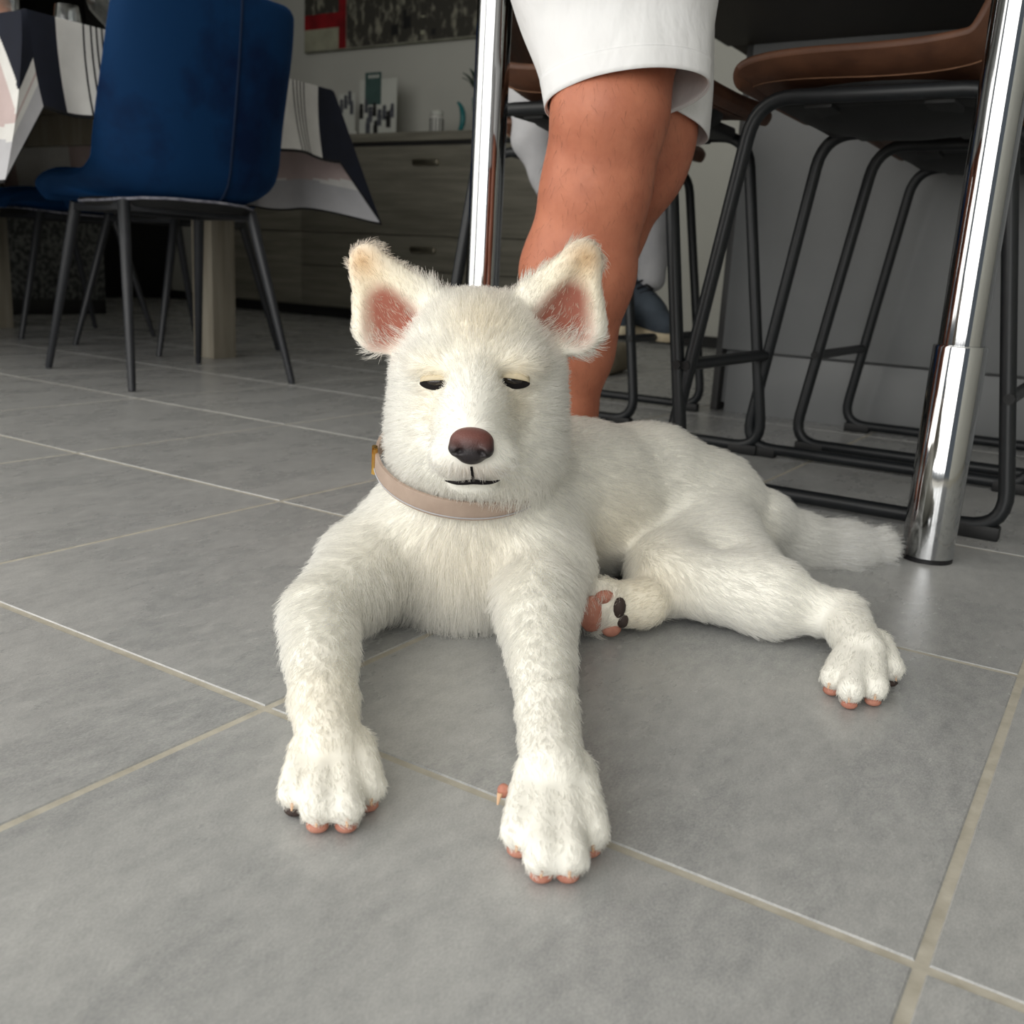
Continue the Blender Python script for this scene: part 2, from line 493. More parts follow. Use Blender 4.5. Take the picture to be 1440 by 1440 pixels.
# ------------------------------------------------------------------ signed-distance bodies (one continuous surface each)
class SDF:
    def __init__(self, lo, hi, h):
        self.lo = np.array(lo, np.float32)
        self.h = h
        self.n = np.ceil((np.array(hi) - np.array(lo)) / h).astype(int) + 1
        self.ax = [self.lo[i] + h * np.arange(self.n[i], dtype=np.float32) for i in range(3)]
        self.D = np.full(self.n, 0.3, np.float32)

    def _box(self, lo, hi):
        a = np.clip(np.floor((np.array(lo) - self.lo) / self.h).astype(int), 0, self.n)
        b = np.clip(np.ceil((np.array(hi) - self.lo) / self.h).astype(int) + 1, 0, self.n)
        sl = tuple(slice(a[i], b[i]) for i in range(3))
        X, Y, Z = np.meshgrid(*[self.ax[i][sl[i]] for i in range(3)], indexing='ij')
        return sl, np.stack([X, Y, Z], -1)

    def _join(self, sl, d, k, cut):
        A = self.D[sl]
        if cut:
            d = -d
            hh = np.maximum(k - np.abs(A - d), 0) / k
            self.D[sl] = np.maximum(A, d) + hh * hh * k * 0.25
        else:
            hh = np.maximum(k - np.abs(A - d), 0) / k
            self.D[sl] = np.minimum(A, d) - hh * hh * k * 0.25

    def cone(self, a, ra, b, rb, k=0.02, cut=False, flat=None):
        """tapered capsule; flat = (normal, factor) squeezes it along the normal"""
        a, b = np.array(a, np.float32), np.array(b, np.float32)
        m = max(ra, rb) + k + 0.02
        sl, p = self._box(np.minimum(a, b) - m, np.maximum(a, b) + m)
        if p.size == 0: return
        q = p - a
        if flat:
            nrm = np.array(flat[0], np.float32)
            nrm /= np.linalg.norm(nrm)
            q = q + nrm * ((q @ nrm)[..., None] * (flat[1] - 1))
        ba = b - a
        t = np.clip((q @ ba) / max(float(ba @ ba), 1e-9), 0, 1)
        d = np.linalg.norm(q - t[..., None] * ba, axis=-1) - (ra + t * (rb - ra))
        if flat:
            d = d / (0.5 * (1 + flat[1]))
        self._join(sl, d.astype(np.float32), k, cut)

    def ell(self, c, r, k=0.02, cut=False, rz=0.0, rx=0.0, ry=0.0):
        c, r = np.array(c, np.float32), np.array(r, np.float32)
        m = r.max() + k + 0.02
        sl, p = self._box(c - m, c + m)
        if p.size == 0: return
        M = (Matrix.Rotation(rz, 3, 'Z') @ Matrix.Rotation(ry, 3, 'Y') @ Matrix.Rotation(rx, 3, 'X')).inverted()
        q = (p - c) @ np.array(M, np.float32).T
        k0 = np.linalg.norm(q / r, axis=-1)
        k1 = np.linalg.norm(q / (r * r), axis=-1) + 1e-6
        self._join(sl, (k0 * (k0 - 1) / k1).astype(np.float32), k, cut)

    def floor(self, z):
        self.D = np.maximum(self.D, z - self.ax[2][None, None, :])

    def mesh(self):
        D, h = self.D, self.h
        ins = D < 0
        c = np.zeros(tuple(np.array(D.shape) - 1), np.int8)
        for dx in (0, 1):
            for dy in (0, 1):
                for dz in (0, 1):
                    c += ins[dx:D.shape[0] - 1 + dx, dy:D.shape[1] - 1 + dy, dz:D.shape[2] - 1 + dz]
        act = (c > 0) & (c < 8)
        ijk = np.argwhere(act)
        idx = np.full(act.shape, -1, np.int64)
        idx[act] = np.arange(len(ijk))
        acc = np.zeros((len(ijk), 3))
        cnt = np.zeros(len(ijk))
        corners = [(a, b, d) for a in (0, 1) for b in (0, 1) for d in (0, 1)]
        for c0 in corners:
            for axis in range(3):
                if c0[axis]: continue
                c1 = list(c0)
                c1[axis] = 1
                d0 = D[ijk[:, 0] + c0[0], ijk[:, 1] + c0[1], ijk[:, 2] + c0[2]]
                d1 = D[ijk[:, 0] + c1[0], ijk[:, 1] + c1[1], ijk[:, 2] + c1[2]]
                x = (d0 < 0) != (d1 < 0)
                t = np.where(x, d0 / np.where(x, d0 - d1, 1), 0)
                pt = np.tile(np.array(c0, float), (len(ijk), 1))
                pt[:, axis] += t
                acc[x] += pt[x]
                cnt[x] += 1
        V = (ijk + acc / cnt[:, None]) * h + self.lo
        F = []
        for axis in range(3):
            u, v = [(1, 2), (2, 0), (0, 1)][axis]
            s0 = [slice(None)] * 3
            s1 = [slice(None)] * 3
            s0[axis], s1[axis] = slice(0, -1), slice(1, None)
            a, b = ins[tuple(s0)], ins[tuple(s1)]
            for flip in (False, True):
                e = np.argwhere((a & ~b) if not flip else (~a & b))
                e = e[(e[:, u] > 0) & (e[:, v] > 0) & (e[:, u] < D.shape[u] - 1) & (e[:, v] < D.shape[v] - 1)]
                q = []
                for du, dv in ((1, 1), (0, 1), (0, 0), (1, 0)):
                    g = e.copy()
                    g[:, u] -= du
                    g[:, v] -= dv
                    q.append(idx[g[:, 0], g[:, 1], g[:, 2]])
                q = np.stack(q, 1)
                F.append(q[:, ::-1] if flip else q)
        F = np.vstack(F)
        F = F[(F >= 0).all(1)]
        return V, F

    def sample(self, P):
        q = (np.asarray(P) - self.lo) / self.h
        i = np.clip(np.floor(q).astype(int), 0, self.n - 2)
        f = q - i
        o = 0
        for a in (0, 1):
            for b in (0, 1):
                for d in (0, 1):
                    w = (f[:, 0] if a else 1 - f[:, 0]) * (f[:, 1] if b else 1 - f[:, 1]) * (f[:, 2] if d else 1 - f[:, 2])
                    o = o + w * self.D[i[:, 0] + a, i[:, 1] + b, i[:, 2] + d]
        return o

    def grad(self, P):
        e = self.h
        g = np.stack([self.sample(P + np.eye(3)[k] * e) - self.sample(P - np.eye(3)[k] * e) for k in range(3)], 1)
        return g / (np.linalg.norm(g, axis=1, keepdims=True) + 1e-9)

    def front(self, x, z, y0):
        """first surface point met going along +Y from y0"""
        ys = np.arange(y0, self.ax[1][-1], 0.0005)
        d = self.sample(np.stack([np.full_like(ys, x), ys, np.full_like(ys, z)], 1))
        k = np.argmax(d < 0)
        p = np.array([x, ys[k], z])
        return p, self.grad(p[None])[0]


def relax(V, F, it=2, w=0.5):
    e = np.vstack([F[:, [0, 1]], F[:, [1, 2]], F[:, [2, 3]], F[:, [3, 0]]])
    for _ in range(it):
        s = np.zeros_like(V)
        n = np.zeros(len(V))
        np.add.at(s, e[:, 0], V[e[:, 1]])
        np.add.at(n, e[:, 0], 1)
        np.add.at(s, e[:, 1], V[e[:, 0]])
        np.add.at(n, e[:, 1], 1)
        V = V + w * (s / np.maximum(n, 1)[:, None] - V)
    return V


def np_mesh(name, V, F, m, parent=None, tint=None, fm=None):
    me = bpy.data.meshes.new(name)
    me.from_pydata(V.tolist(), [], F.tolist())
    for k in (m if isinstance(m, (list, tuple)) else [m]):
        me.materials.append(MT[k])
    me.polygons.foreach_set('use_smooth', [True] * len(me.polygons))
    if tint is not None:
        a = me.color_attributes.new('tint', 'FLOAT_COLOR', 'POINT')
        a.data.foreach_set('color', np.c_[tint, np.ones(len(tint))].astype(np.float32).ravel())
    if fm is not None:
        me.polygons.foreach_set('material_index', fm.astype(np.int32))
    me.update()
    return link(bpy.data.objects.new(name, me), parent)


def blob(name, c, r, m, parent, rz=0, rx=0, ry=0, seg=14):
    bm = bmesh.new()
    bmesh.ops.create_uvsphere(bm, u_segments=seg, v_segments=max(6, seg // 2), radius=1.0)
    M = Matrix.Translation(Vector(c)) @ Matrix.Rotation(rz, 4, 'Z') @ Matrix.Rotation(ry, 4, 'Y') @ Matrix.Rotation(rx, 4, 'X') @ Matrix.Diagonal((*r, 1))
    bmesh.ops.transform(bm, matrix=M, verts=bm.verts[:])
    return obj(name, bm, m, parent)


# ------------------------------------------------------------------ the room
def struct(o):
    o['kind'] = 'structure'
    return o


WB = 4.65                                     # back wall
fl = struct(box('floor', (-8.3, -3.0, -0.06), (2.6, WB, -0.0009), 'grout'))
tb = bmesh.new()
add_box(tb, (0.003, 0.003, -0.012), (0.447, 0.447, 0.0))
top = [e for e in tb.edges if all(v.co.z > -0.001 for v in e.verts)]
bmesh.ops.bevel(tb, geom=top, offset=0.0012, segments=1, affect='EDGES')
tile0 = obj('tile', tb, 'tile', fl, smooth=False)
first = True
for m in range(-4, 10):
    for k in range(-15, 8):
        x, y = -1.838 + 0.45 * k, 0.457 + 0.45 * m
        if x > 1.6 or x < -8.2 or y > WB - 0.05 or y < -1.3: continue
        # keep to the tiles the room's near part shows
        if x + 0.45 < -8.3 or (y < 0.2 and (x < -2.3 or x > 0.9)) or (x < -3.2 and y < 0.85): continue
        o = tile0 if first else tile0.copy()
        if not first: link(o, fl)
        first = False
        o.location = (x, y, random.uniform(-0.0002, 0.0002))
struct(box('wall_back', (-8.3, WB, 0), (2.6, WB + 0.12, 2.5), 'wall'))
struct(box('wall_left', (-8.42, 0.95, 0), (-8.3, WB, 2.5), 'wall'))
struct(box('wall_right', (2.6, -1.2, 0), (2.72, WB, 2.5), 'wall'))
struct(box('wall_corner', (-8.3, 0.83, 0), (-3.1, 0.95, 2.5), 'wall'))
struct(box('ceiling', (-8.3, -2.7, 2.5), (2.7, WB + 0.1, 2.6), 'ceiling'))
struct(box('baseboard_back', (-8.3, WB - 0.014, 0), (2.6, WB, 0.055), 'dark_base'))

d1 = struct(box('added_door_bars', (-2.3, -2.50, 2.36), (1.94, -2.44, 2.44), 'frame'))  # unseen door bars, added to put stripes into the chrome's reflections
for x in (-2.3, -1.47, -0.63, 0.21, 1.04, 1.88):
    box('added_post', (x, -2.50, 0.0), (x + 0.06, -2.44, 2.36), 'frame', d1)
box('added_sill', (-2.24, -2.50, 0.0), (1.88, -2.44, 0.03), 'frame', d1)
w1 = struct(box('added_window_bars', (-2.70, -1.98, 2.28), (-2.64, 0.48, 2.36), 'frame'))  # unseen window bars, likewise added for striped reflections in the chrome
for y in (-1.98, -1.16, -0.40, 0.42):
    box('added_post', (-2.70, y, 0.0), (-2.64, y + 0.06, 2.28), 'frame', w1)
box('added_rail', (-2.70, -1.92, 0.0), (-2.64, 0.42, 0.03), 'frame', w1)

# ------------------------------------------------------------------ kitchen island and its table
isl = empty('kitchen_island', (0.3, 2.6, 0))
tag(isl, 'grey lacquered kitchen island with a low plinth, behind the black stools', 'island')


def ibox(name, lo, hi, m, bev=0.0):
    o = box(name, lo, hi, m, isl, bev)
    o.location = (-0.3, -2.6, 0)
    return o


ibox('front_panel', (-0.888, 2.367, 0.156), (2.2, 2.39, 0.862), 'island', 0.002)
ibox('plinth', (-0.868, 2.372, 0.0), (2.2, 2.40, 0.150), 'island', 0.001)
ibox('end_panel', (-0.905, 2.372, 0.0), (-0.888, 3.0, 0.862), 'island_edge', 0.001)
ibox('carcass', (-0.887, 2.40, 0.02), (2.2, 2.98, 0.858), 'island')
ibox('worktop', (-0.95, 2.375, 0.864), (2.25, 3.02, 0.902), 'counter', 0.003)

bar = empty('bar_table', (-0.52, 1.76, 0))
tag(bar, 'high dark counter table on two chrome legs joined to the kitchen island', 'table')
o = box('table_top', (-0.955, 1.218, 0.862), (-0.09, 2.372, 0.902), 'counter', bar, 0.003)
o.location = (0.52, -1.76, 0)
for x in (-0.179, -0.862):
    lg = lathe('leg', [(0, 0.04), (0.0255, 0.04), (0.0255, 0.861), (0, 0.861)], (x + 0.52, 1.254 - 1.76, 0), 'chrome', bar, 40)
    lathe('sleeve', [(0, 0.004), (0.0285, 0.004), (0.0305, 0.006), (0.0305, 0.258), (0.0295, 0.2605), (0.027, 0.261), (0.0256, 0.260)],
          (x + 0.52, 1.254 - 1.76, 0), 'chrome', lg, 40)
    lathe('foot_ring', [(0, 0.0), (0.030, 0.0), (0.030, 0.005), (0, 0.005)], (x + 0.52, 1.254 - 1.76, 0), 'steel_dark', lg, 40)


# ------------------------------------------------------------------ bar stools
def make_stool():
    root = empty('bar_stool')
    hw = 0.190
    for sgn in (1, -1):
        y = hw * sgn
        loop = [(0.25, y, 0.016), (0.165, y * 0.92, 0.575), (-0.165, y * 0.92, 0.575), (-0.25, y, 0.016)]
        fr = tube('side_frame', fillet(loop, 0.055, 7, True), 0.0105, 'black_metal', root, 10, True)
        for x in (0.215, -0.215):
            box('floor_glide', (x - 0.028, y - 0.0105, 0.0), (x + 0.028, y + 0.0105, 0.020), 'black_plastic', fr, 0.003)
    for x in (0.226, -0.226):
        cb = tube('footrest_bar', [(x, -hw * 0.97, 0.19), (x, hw * 0.97, 0.19)], 0.009, 'black_metal', root, 10)
        for sgn in (1, -1):
            tube('bolt', [(x, sgn * (hw * 0.97 + 0.008), 0.19), (x, sgn * (hw * 0.97 + 0.0135), 0.19)], 0.0075, 'black_plastic', cb, 8)
    # padded leather shell
    prof = spline([(0.195, 0.588), (0.188, 0.606), (0.13, 0.609), (0.0, 0.602), (-0.10, 0.606), (-0.150, 0.632), (-0.195, 0.715), (-0.230, 0.82), (-0.242, 0.875)], 26)
    P = []
    for i, (x, z) in enumerate(prof):
        t = i / 25
        w = np.interp(t, [0, 0.12, 0.5, 0.65, 0.85, 1], [0.175, 0.205, 0.215, 0.215, 0.195, 0.15])
        row = []
        for v in np.linspace(-1, 1, 17):
            lift = 0.030 * abs(v) ** 2.5 * min(1, t * 3)
            fx = lift * np.interp(t, [0, 0.5, 0.7, 1], [0, 0.1, 1.6, 1.2])
            fz = lift * np.interp(t, [0, 0.5, 0.7, 1], [0.6, 1.0, 0.3, -0.6])
            row.append((x + fx, w * v, z + fz))
        P.append(row)
    sh, top, bot = grid_shell('seat_shell', P, 0.036, 'leather', root)
    for v in (2, 14):
        tube('stitching', [top[i][v] * 1.0 + np.array((0, 0, 0.0005)) for i in range(3, 24)], 0.0016, 'leather_seam', sh, 6)
    # black underside tray and brackets
    box('seat_plate', (-0.13, -0.155, 0.566), (0.15, 0.155, 0.586), 'black_plastic', root, 0.006)
    bm = bmesh.new()
    bmesh.ops.create_uvsphere(bm, u_segments=28, v_segments=14, radius=1.0)
    bmesh.ops.delete(bm, geom=[v for v in bm.verts if v.co.z > 0.02], context='VERTS')
    bmesh.ops.transform(bm, matrix=Matrix.Translation((0.0, 0, 0.592)) @ Matrix.Diagonal((0.172, 0.166, 0.050, 1)), verts=bm.verts[:])
    obj('under_shell', bm, 'black_plastic', root)
    box('bracket', (0.06, -0.165, 0.560), (0.10, 0.165, 0.586), 'black_plastic', root, 0.003)
    box('bracket', (-0.10, -0.165, 0.560), (-0.06, 0.165, 0.586), 'black_plastic', root, 0.003)
    return root


st = make_stool()
G = 'brown leather bar stools around the counter table'
stools = [((-0.36, 1.61, 0), math.pi, 'brown leather bar stool with black sled frame behind the chrome leg with the dog tail'),
          ((-0.305, 2.115, 0), math.pi, 'brown leather bar stool with black sled frame set against the grey island panel'),
          ((-0.825, 1.605, 0), 0.0, 'brown leather bar stool with black sled frame behind the bare tanned leg'),
          ((-1.150, 2.105, 0), 0.0, 'brown leather bar stool under the person in grey trousers')]
for i, (loc, rz, lab) in enumerate(stools):
    o = st if i == 0 else copy_tree(st)
    o.location = loc
    o.rotation_euler = (0, 0, rz)
    tag(o, lab, 'stool', G)


# ------------------------------------------------------------------ dining chairs
def make_chair():
    root = empty('dining_chair')
    for sx, sy in ((-1, -1), (-1, 1), (1, -1), (1, 1)):
        bm = bmesh.new()
        foot, head = Vector((0.25 * sx, 0.214 * sy, 0.0)), Vector((0.135 * sx, 0.165 * sy, 0.425))
        add_tube(bm, [foot, foot + (head - foot) * 0.02, head], [0.0075, 0.009, 0.0145], 12)
        obj('leg', bm, 'chair_leg', root)
    for sx in (-1, 1):
        box('cross_rail', (0.135 * sx - 0.010, -0.165, 0.405), (0.135 * sx + 0.010, 0.165, 0.424), 'chair_leg', root, 0.002)
    for sy in (-1, 1):
        box('side_rail', (-0.135, 0.165 * sy - 0.010, 0.405), (0.135, 0.165 * sy + 0.010, 0.424), 'chair_leg', root, 0.002)
    prof = spline([(0.262, 0.436), (0.245, 0.466), (0.15, 0.474), (0.0, 0.458), (-0.12, 0.454), (-0.200, 0.480), (-0.228, 0.57), (-0.252, 0.68), (-0.275, 0.80), (-0.288, 0.872), (-0.290, 0.893)], 34)
    P = []
    for i, (x, z) in enumerate(prof):
        t = i / 33
        w = np.interp(t, [0, 0.08, 0.35, 0.55, 0.8, 0.95, 1], [0.19, 0.222, 0.232, 0.236, 0.224, 0.212, 0.19])
        row = []
        for v in np.linspace(-1, 1, 21):
            lift = abs(v) ** 2.6
            fx = lift * np.interp(t, [0, 0.3, 0.52, 0.64, 0.8, 1], [0, 0.005, 0.075, 0.075, 0.05, 0.035])
            fz = lift * np.interp(t, [0, 0.25, 0.45, 0.58, 0.8, 1], [-0.008, 0.02, 0.05, 0.03, 0.0, -0.014])
            row.append((x + fx, w * v, z + fz))
        P.append(row)
    sh, top, bot = grid_shell('seat_shell', P, 0.055, 'velvet', root)
    # the grid's underside/back carries the seams
    a = bot if bot[20][10][0] < top[20][10][0] else top
    for v in (8,):
        tube('seam', [a[i][v] for i in range(12, 33)], 0.0032, 'velvet_seam', sh, 6)
    rim = []
    for k in range(0, 41):
        th = 2 * math.pi * k / 41
        rx, ry = 0.185, 0.195
        cx = abs(math.cos(th)) ** 0.75 * math.copysign(1, math.cos(th))
        cy = abs(math.sin(th)) ** 0.75 * math.copysign(1, math.sin(th))
        rim.append((cx * rx - 0.02, cy * ry, 0.432 + 0.006 * math.cos(2 * th) + random.uniform(-0.001, 0.001)))
    tube('piping', rim, 0.0034, 'piping', sh, 6, True)
    bm = bmesh.new()
    vs_ = [bm.verts.new((x, y, 0.434)) for x, y, z in rim]
    f = bm.faces.new(vs_)
    r = bmesh.ops.extrude_face_region(bm, geom=[f])
    for v in [g for g in r['geom'] if isinstance(g, bmesh.types.BMVert)]:
        v.co.z -= 0.018
        v.co.x *= 0.93
        v.co.y *= 0.93
    obj('seat_base', bm, 'black_plastic', root)
    return root


ch = make_chair()
G = 'blue velvet dining chairs around the table'
for i, (loc, rz, lab) in enumerate([
        ((-2.135, 1.675, 0), math.radians(168), 'blue velvet dining chair with pale piping at the striped end of the tablecloth'),
        ((-2.765, 2.215, 0), math.radians(-90), 'blue velvet dining chair in the shade beside the pale table leg, on the sideboard side'),
        ((-3.40, 2.19, 0), math.radians(-96), 'blue velvet dining chair in the dark far along the table, near the firewood')]):
    o = ch if i == 0 else copy_tree(ch)
    o.location = loc
    o.rotation_euler = (0, 0, rz)
    tag(o, lab, 'chair', G)

# ------------------------------------------------------------------ dining table
TX0, TX1, TY0, TY1, TZ = -3.95, -2.06, 1.285, 2.195, 0.782
dt = empty('dining_table', (-3.0, 1.74, 0))
tag(dt, 'pale wooden dining table under a patterned cloth', 'table')


def tbox(name, lo, hi, m, bev=0.003):
    o = box(name, lo, hi, m, dt, bev)
    o.location = (3.0, -1.74, 0)
    return o


tbox('table_top', (TX0, TY0, TZ - 0.034), (TX1, TY1, TZ), 'oak')
for x, y in ((-3.70, 1.42), (-3.55, 1.42), (-3.70, 2.112), (-2.466, 2.112)):
    tbox('leg', (x - 0.046, y - 0.046, 0.0), (x + 0.046, y + 0.046, TZ - 0.035), 'oak')
for y in (1.42, 2.112):
    tbox('apron', (-3.654, y - 0.014, TZ - 0.135), (-2.512 if y > 2 else -3.596, y + 0.014, TZ - 0.036), 'oak')
for x in (-3.70,):
    tbox('apron', (x - 0.014, 1.467, TZ - 0.135), (x + 0.014, 2.065, TZ - 0.036), 'oak')


def tablecloth():
    """flat cloth laid over the top; the skirt hangs lower and folds at the corners"""
    bm = bmesh.new()
    mats = ['cloth_white', 'cloth_navy', 'cloth_pink', 'cloth_black', 'cloth_grey']
    per = []                                  # (q, x, y, outward)
    r = 0.018
    L1, L2 = TY1 - TY0, TX1 - TX0
    corners = [(TX1, TY0), (TX1, TY1), (TX0, TY1), (TX0, TY0)]
    step = 0.0045

    def run(a, b, nrm, q0):
        n = max(2, int(math.dist(a, b) / step))
        for k in range(n):
            f = k / n
            per.append((q0 + f * math.dist(a, b), a[0] + (b[0] - a[0]) * f, a[1] + (b[1] - a[1]) * f, nrm))
    run(corners[0], corners[1], (1, 0), 0)
    run(corners[1], corners[2], (0, 1), L1)
    run(corners[2], corners[3], (-1, 0), L1 + L2)
    run(corners[3], corners[0], (0, -1), 2 * L1 + L2)
    tot = 2 * (L1 + L2)
    cq = [0, L1, L1 + L2, 2 * L1 + L2]
    rows = 56
    ring = []
    info = []
    for q, x, y, nrm in per:
        d = min(min(abs(q - c), tot - abs(q - c)) for c in cq)
        ci = min(range(4), key=lambda i: min(abs(q - cq[i]), tot - abs(q - cq[i])))
        tail = math.exp(-(d / 0.095) ** 2)
        onend = nrm[0] == 1
        tail = 0.0 if onend else math.exp(-(d / 0.10) ** 2)
        drop = (0.192 if onend else 0.322 + 0.030 * tail) + 0.005 * math.sin(q * 23)
        cx, cy = corners[ci]
        ox, oy = (1 if cx == TX1 else -1), (1 if cy == TY1 else -1)
        colm = []
        for k in range(rows + 1):
            t = k / rows
            fold = 0.010 * t * math.sin(q * 34 + 1.3) * (1 - tail) + 0.006
            flare = 0.030 * t * t
            px = x + nrm[0] * (fold + flare) + ox * tail * 0.095 * t ** 0.8
            py = y + nrm[1] * (fold + flare) + oy * tail * 0.085 * t
            rr = min(1, t * 9)
            pz = TZ + 0.007 - drop * t - 0.004 * rr
            if k == 0:
                px, py, pz = x - nrm[0] * 0.004, y - nrm[1] * 0.004, TZ + 0.0045
            colm.append(bm.verts.new((px, py, pz)))
        ring.append(colm)
        info.append((q, d, drop, ci))
    n = len(ring)

    def colour(q, depth, drop):
        qq = q if q < tot / 2 + 1 else q - tot
        if depth > drop - 0.006:
            return 3
        for c, s in ((0.0, 1), (L1, -1)):
            e = (qq - c) * s                  # distance from a corner, positive along the short end
            if 0 <= e < 0.062:
                return 1
            if -0.45 < e < 0:
                a_ = -e
                if depth < 0.175 - 1.5 * a_: return 1
                if depth < 0.225 - 1.5 * a_: return 0
                if depth < 0.235 and a_ < 0.30: return 2
                return 0 if depth < drop - 0.085 else 4
        if 0.0 < qq < L1:
            for base, cnt in ((0.128, 7), (0.752, 3), (0.43, 5)):
                e = qq - base
                if -0.002 <= e < cnt * 0.0140 and (e + 0.002) % 0.0140 < 0.0044:
                    return 3
            return 0
        return 0 if int(abs(qq) * 6) % 3 else 2
    for i in range(n):
        a, b = ring[i], ring[(i + 1) % n]
        q, d, drop, ci = info[i]
        for k in range(rows):
            f = bm.faces.new((a[k], b[k], b[k + 1], a[k + 1]))
            f.material_index = colour(q, (k + 0.5) / rows * drop, drop)
    f = bm.faces.new([c[0] for c in ring])
    f.material_index = 0
    o = obj('tablecloth', bm, mats)
    s = o.modifiers.new('cloth', 'SOLIDIFY')
    s.thickness = 0.0018
    s.offset = 1
    return tag(o, 'white tablecloth with black stripes and navy and pink corners over the dining table', 'tablecloth')


tablecloth()

# glasses on the table (clear, thin walled)
CZ = TZ + 0.0075


def glass(name, prof, loc, label, wall=0.0014):
    out = prof
    inner = [(max(r - wall, 0.0), z) for r, z in prof[::-1]]
    bm = bmesh.new()
    add_lathe(bm, out + inner, (0, 0, 0), 32)
    o = obj(name, bm, 'glass')
    o.location = loc
    return tag(o, label, 'glass', 'glasses on the dining table')


wine = [(0.0, 0.0), (0.034, 0.0), (0.034, 0.002), (0.006, 0.006), (0.0038, 0.012), (0.0038, 0.040), (0.007, 0.048), (0.022, 0.062), (0.040, 0.080), (0.047, 0.098), (0.046, 0.125), (0.040, 0.17), (0.036, 0.19)]
glass('wine_glass', wine, (-2.235, 1.605, CZ), 'stemmed wine glass beside the blue velvet chair back')
tum = [(0.0, 0.0), (0.024, 0.0), (0.031, 0.004), (0.0325, 0.012), (0.026, 0.058), (0.0255, 0.060)]
glass('tumbler', tum, (-2.20, 1.475, CZ), 'small upturned tumbler beside the stemmed wine glass')
glass('water_glass', [(0.0, 0.0), (0.029, 0.0), (0.031, 0.004), (0.036, 0.10), (0.0365, 0.115)], (-2.22, 1.335, CZ), 'tall water glass on the navy corner of the tablecloth')

# forearm resting on the table
bm = bmesh.new()
pts = spline([(-2.62, 1.52, 0.98), (-2.50, 1.48, 0.875), (-2.385, 1.425, CZ + 0.040), (-2.31, 1.395, CZ + 0.024), (-2.27, 1.375, CZ + 0.014)], 18)
add_tube(bm, [Vector(p) for p in pts], [float(np.interp(i / 17, [0, 0.3, 0.6, 0.75, 0.9, 1], [0.046, 0.043, 0.031, 0.026, 0.022, 0.010])) for i in range(18)], 16)
arm = empty('person', (-2.62, 1.52, CZ))
tag(arm, 'bare tanned forearm of a person leaning on the dining table', 'person')
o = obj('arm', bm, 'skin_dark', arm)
o.location = (2.62, -1.52, -CZ)

# ------------------------------------------------------------------ sideboard and what stands on it
SF = 4.22                                     # its front
sb = empty('sideboard', (-3.85, 4.44, 0))
tag(sb, 'grey wood sideboard with drawers against the back wall', 'sideboard')


def sbox(name, lo, hi, m, parent=sb, bev=0.003):
    o = box(name, lo, hi, m, parent, bev)
    if parent is sb:
        o.location = (3.85, -4.44, 0)
    return o


SX0, SX1, SH = -4.95, -2.38, 0.99
sbox('carcass', (SX0 + 0.02, SF + 0.02, 0.06), (SX1 - 0.02, WB - 0.02, SH - 0.062), 'sideboard')
sbox('plinth', (SX0 + 0.05, SF + 0.07, 0.0), (SX1 - 0.05, WB - 0.05, 0.062), 'dark_base')
sbox('top', (SX0, SF - 0.012, SH - 0.045), (SX1, WB - 0.015, SH), 'sideboard')
sbox('shadow_gap', (SX0 + 0.015, SF + 0.006, SH - 0.064), (SX1 - 0.015, SF + 0.03, SH - 0.046), 'dark_base')
for a, b in ((SX0 + 0.02, -4.18), (-4.173, SX1 - 0.02)):
    for z0, z1 in ((0.07, 0.285), (0.290, 0.468), (0.473, SH - 0.066)):
        if a == -4.173 or z0 > 0.4:
            d = sbox('drawer', (a, SF, z0), (b, SF + 0.022, z1), 'sideboard')
            c = (a + b) / 2
            zc = z1 - 0.085 if z0 > 0.4 else z1 - 0.07
            bm = bmesh.new()
            add_box(bm, (c - 0.085, SF - 0.022, zc - 0.016), (c + 0.085, SF + 0.001, zc + 0.016), 0.010)
            obj('handle', bm, 'brass', d)
        elif z0 < 0.1:
            d = sbox('door', (a, SF, 0.07), (b, SF + 0.022, 0.468), 'sideboard')


def bx(bm, lo, hi, b=0.0):
    add_box(bm, lo, hi, b)


def on_sb(name, label, cat, x, y):
    o = empty(name, (x, y, SH))
    return tag(o, label, cat)


# family card with little printed figures
fc = on_sb('photo_card', 'white card printed with a row of small figures under a teal panel, on the sideboard', 'card', -3.83, 4.36)
pan = box('backing', (-0.045, 0.0, 0.0), (0.215, 0.006, 0.30), 'paper', fc)
box('teal_panel', (-0.005, -0.003, 0.17), (0.108, 0.0, 0.335), 'print_teal', fc)
for k in range(4):
    box('letter', (0.02 + 0.02 * k, -0.0045, 0.305), (0.032 + 0.02 * k, -0.003, 0.322), 'paper', fc)
for k, (x, z, s) in enumerate([(-0.03, 0.10, 1.1), (0.005, 0.13, 1.0), (0.035, 0.08, 1.15), (0.065, 0.11, 1.0), (0.10, 0.06, 1.2), (0.135, 0.09, 1.05), (0.165, 0.05, 1.2), (0.19, 0.10, 1.0), (0.02, 0.02, 1.2), (0.075, 0.01, 1.1)]):
    bm = bmesh.new()
    bx(bm, (x - 0.012 * s, -0.003 - 0.0005 * k, z), (x + 0.012 * s, 0.0, z + 0.05 * s), 0.0)
    t = bmesh.new()
    bmesh.ops.create_uvsphere(t, u_segments=8, v_segments=6, radius=0.013 * s)
    merge(bm, t, Matrix.Translation((x, -0.002, z + 0.06 * s)) @ Matrix.Diagonal((1, 0.2, 1, 1)))
    obj('figure', bm, 'print_grey' if k % 3 else 'dark_base', fc, smooth=False)
fp = on_sb('paper_figures', 'pale paper cut-out with dark figures standing beside the printed card', 'card', -3.96, 4.33)
box('backing', (-0.04, 0, 0), (0.075, 0.004, 0.23), 'paper', fp)
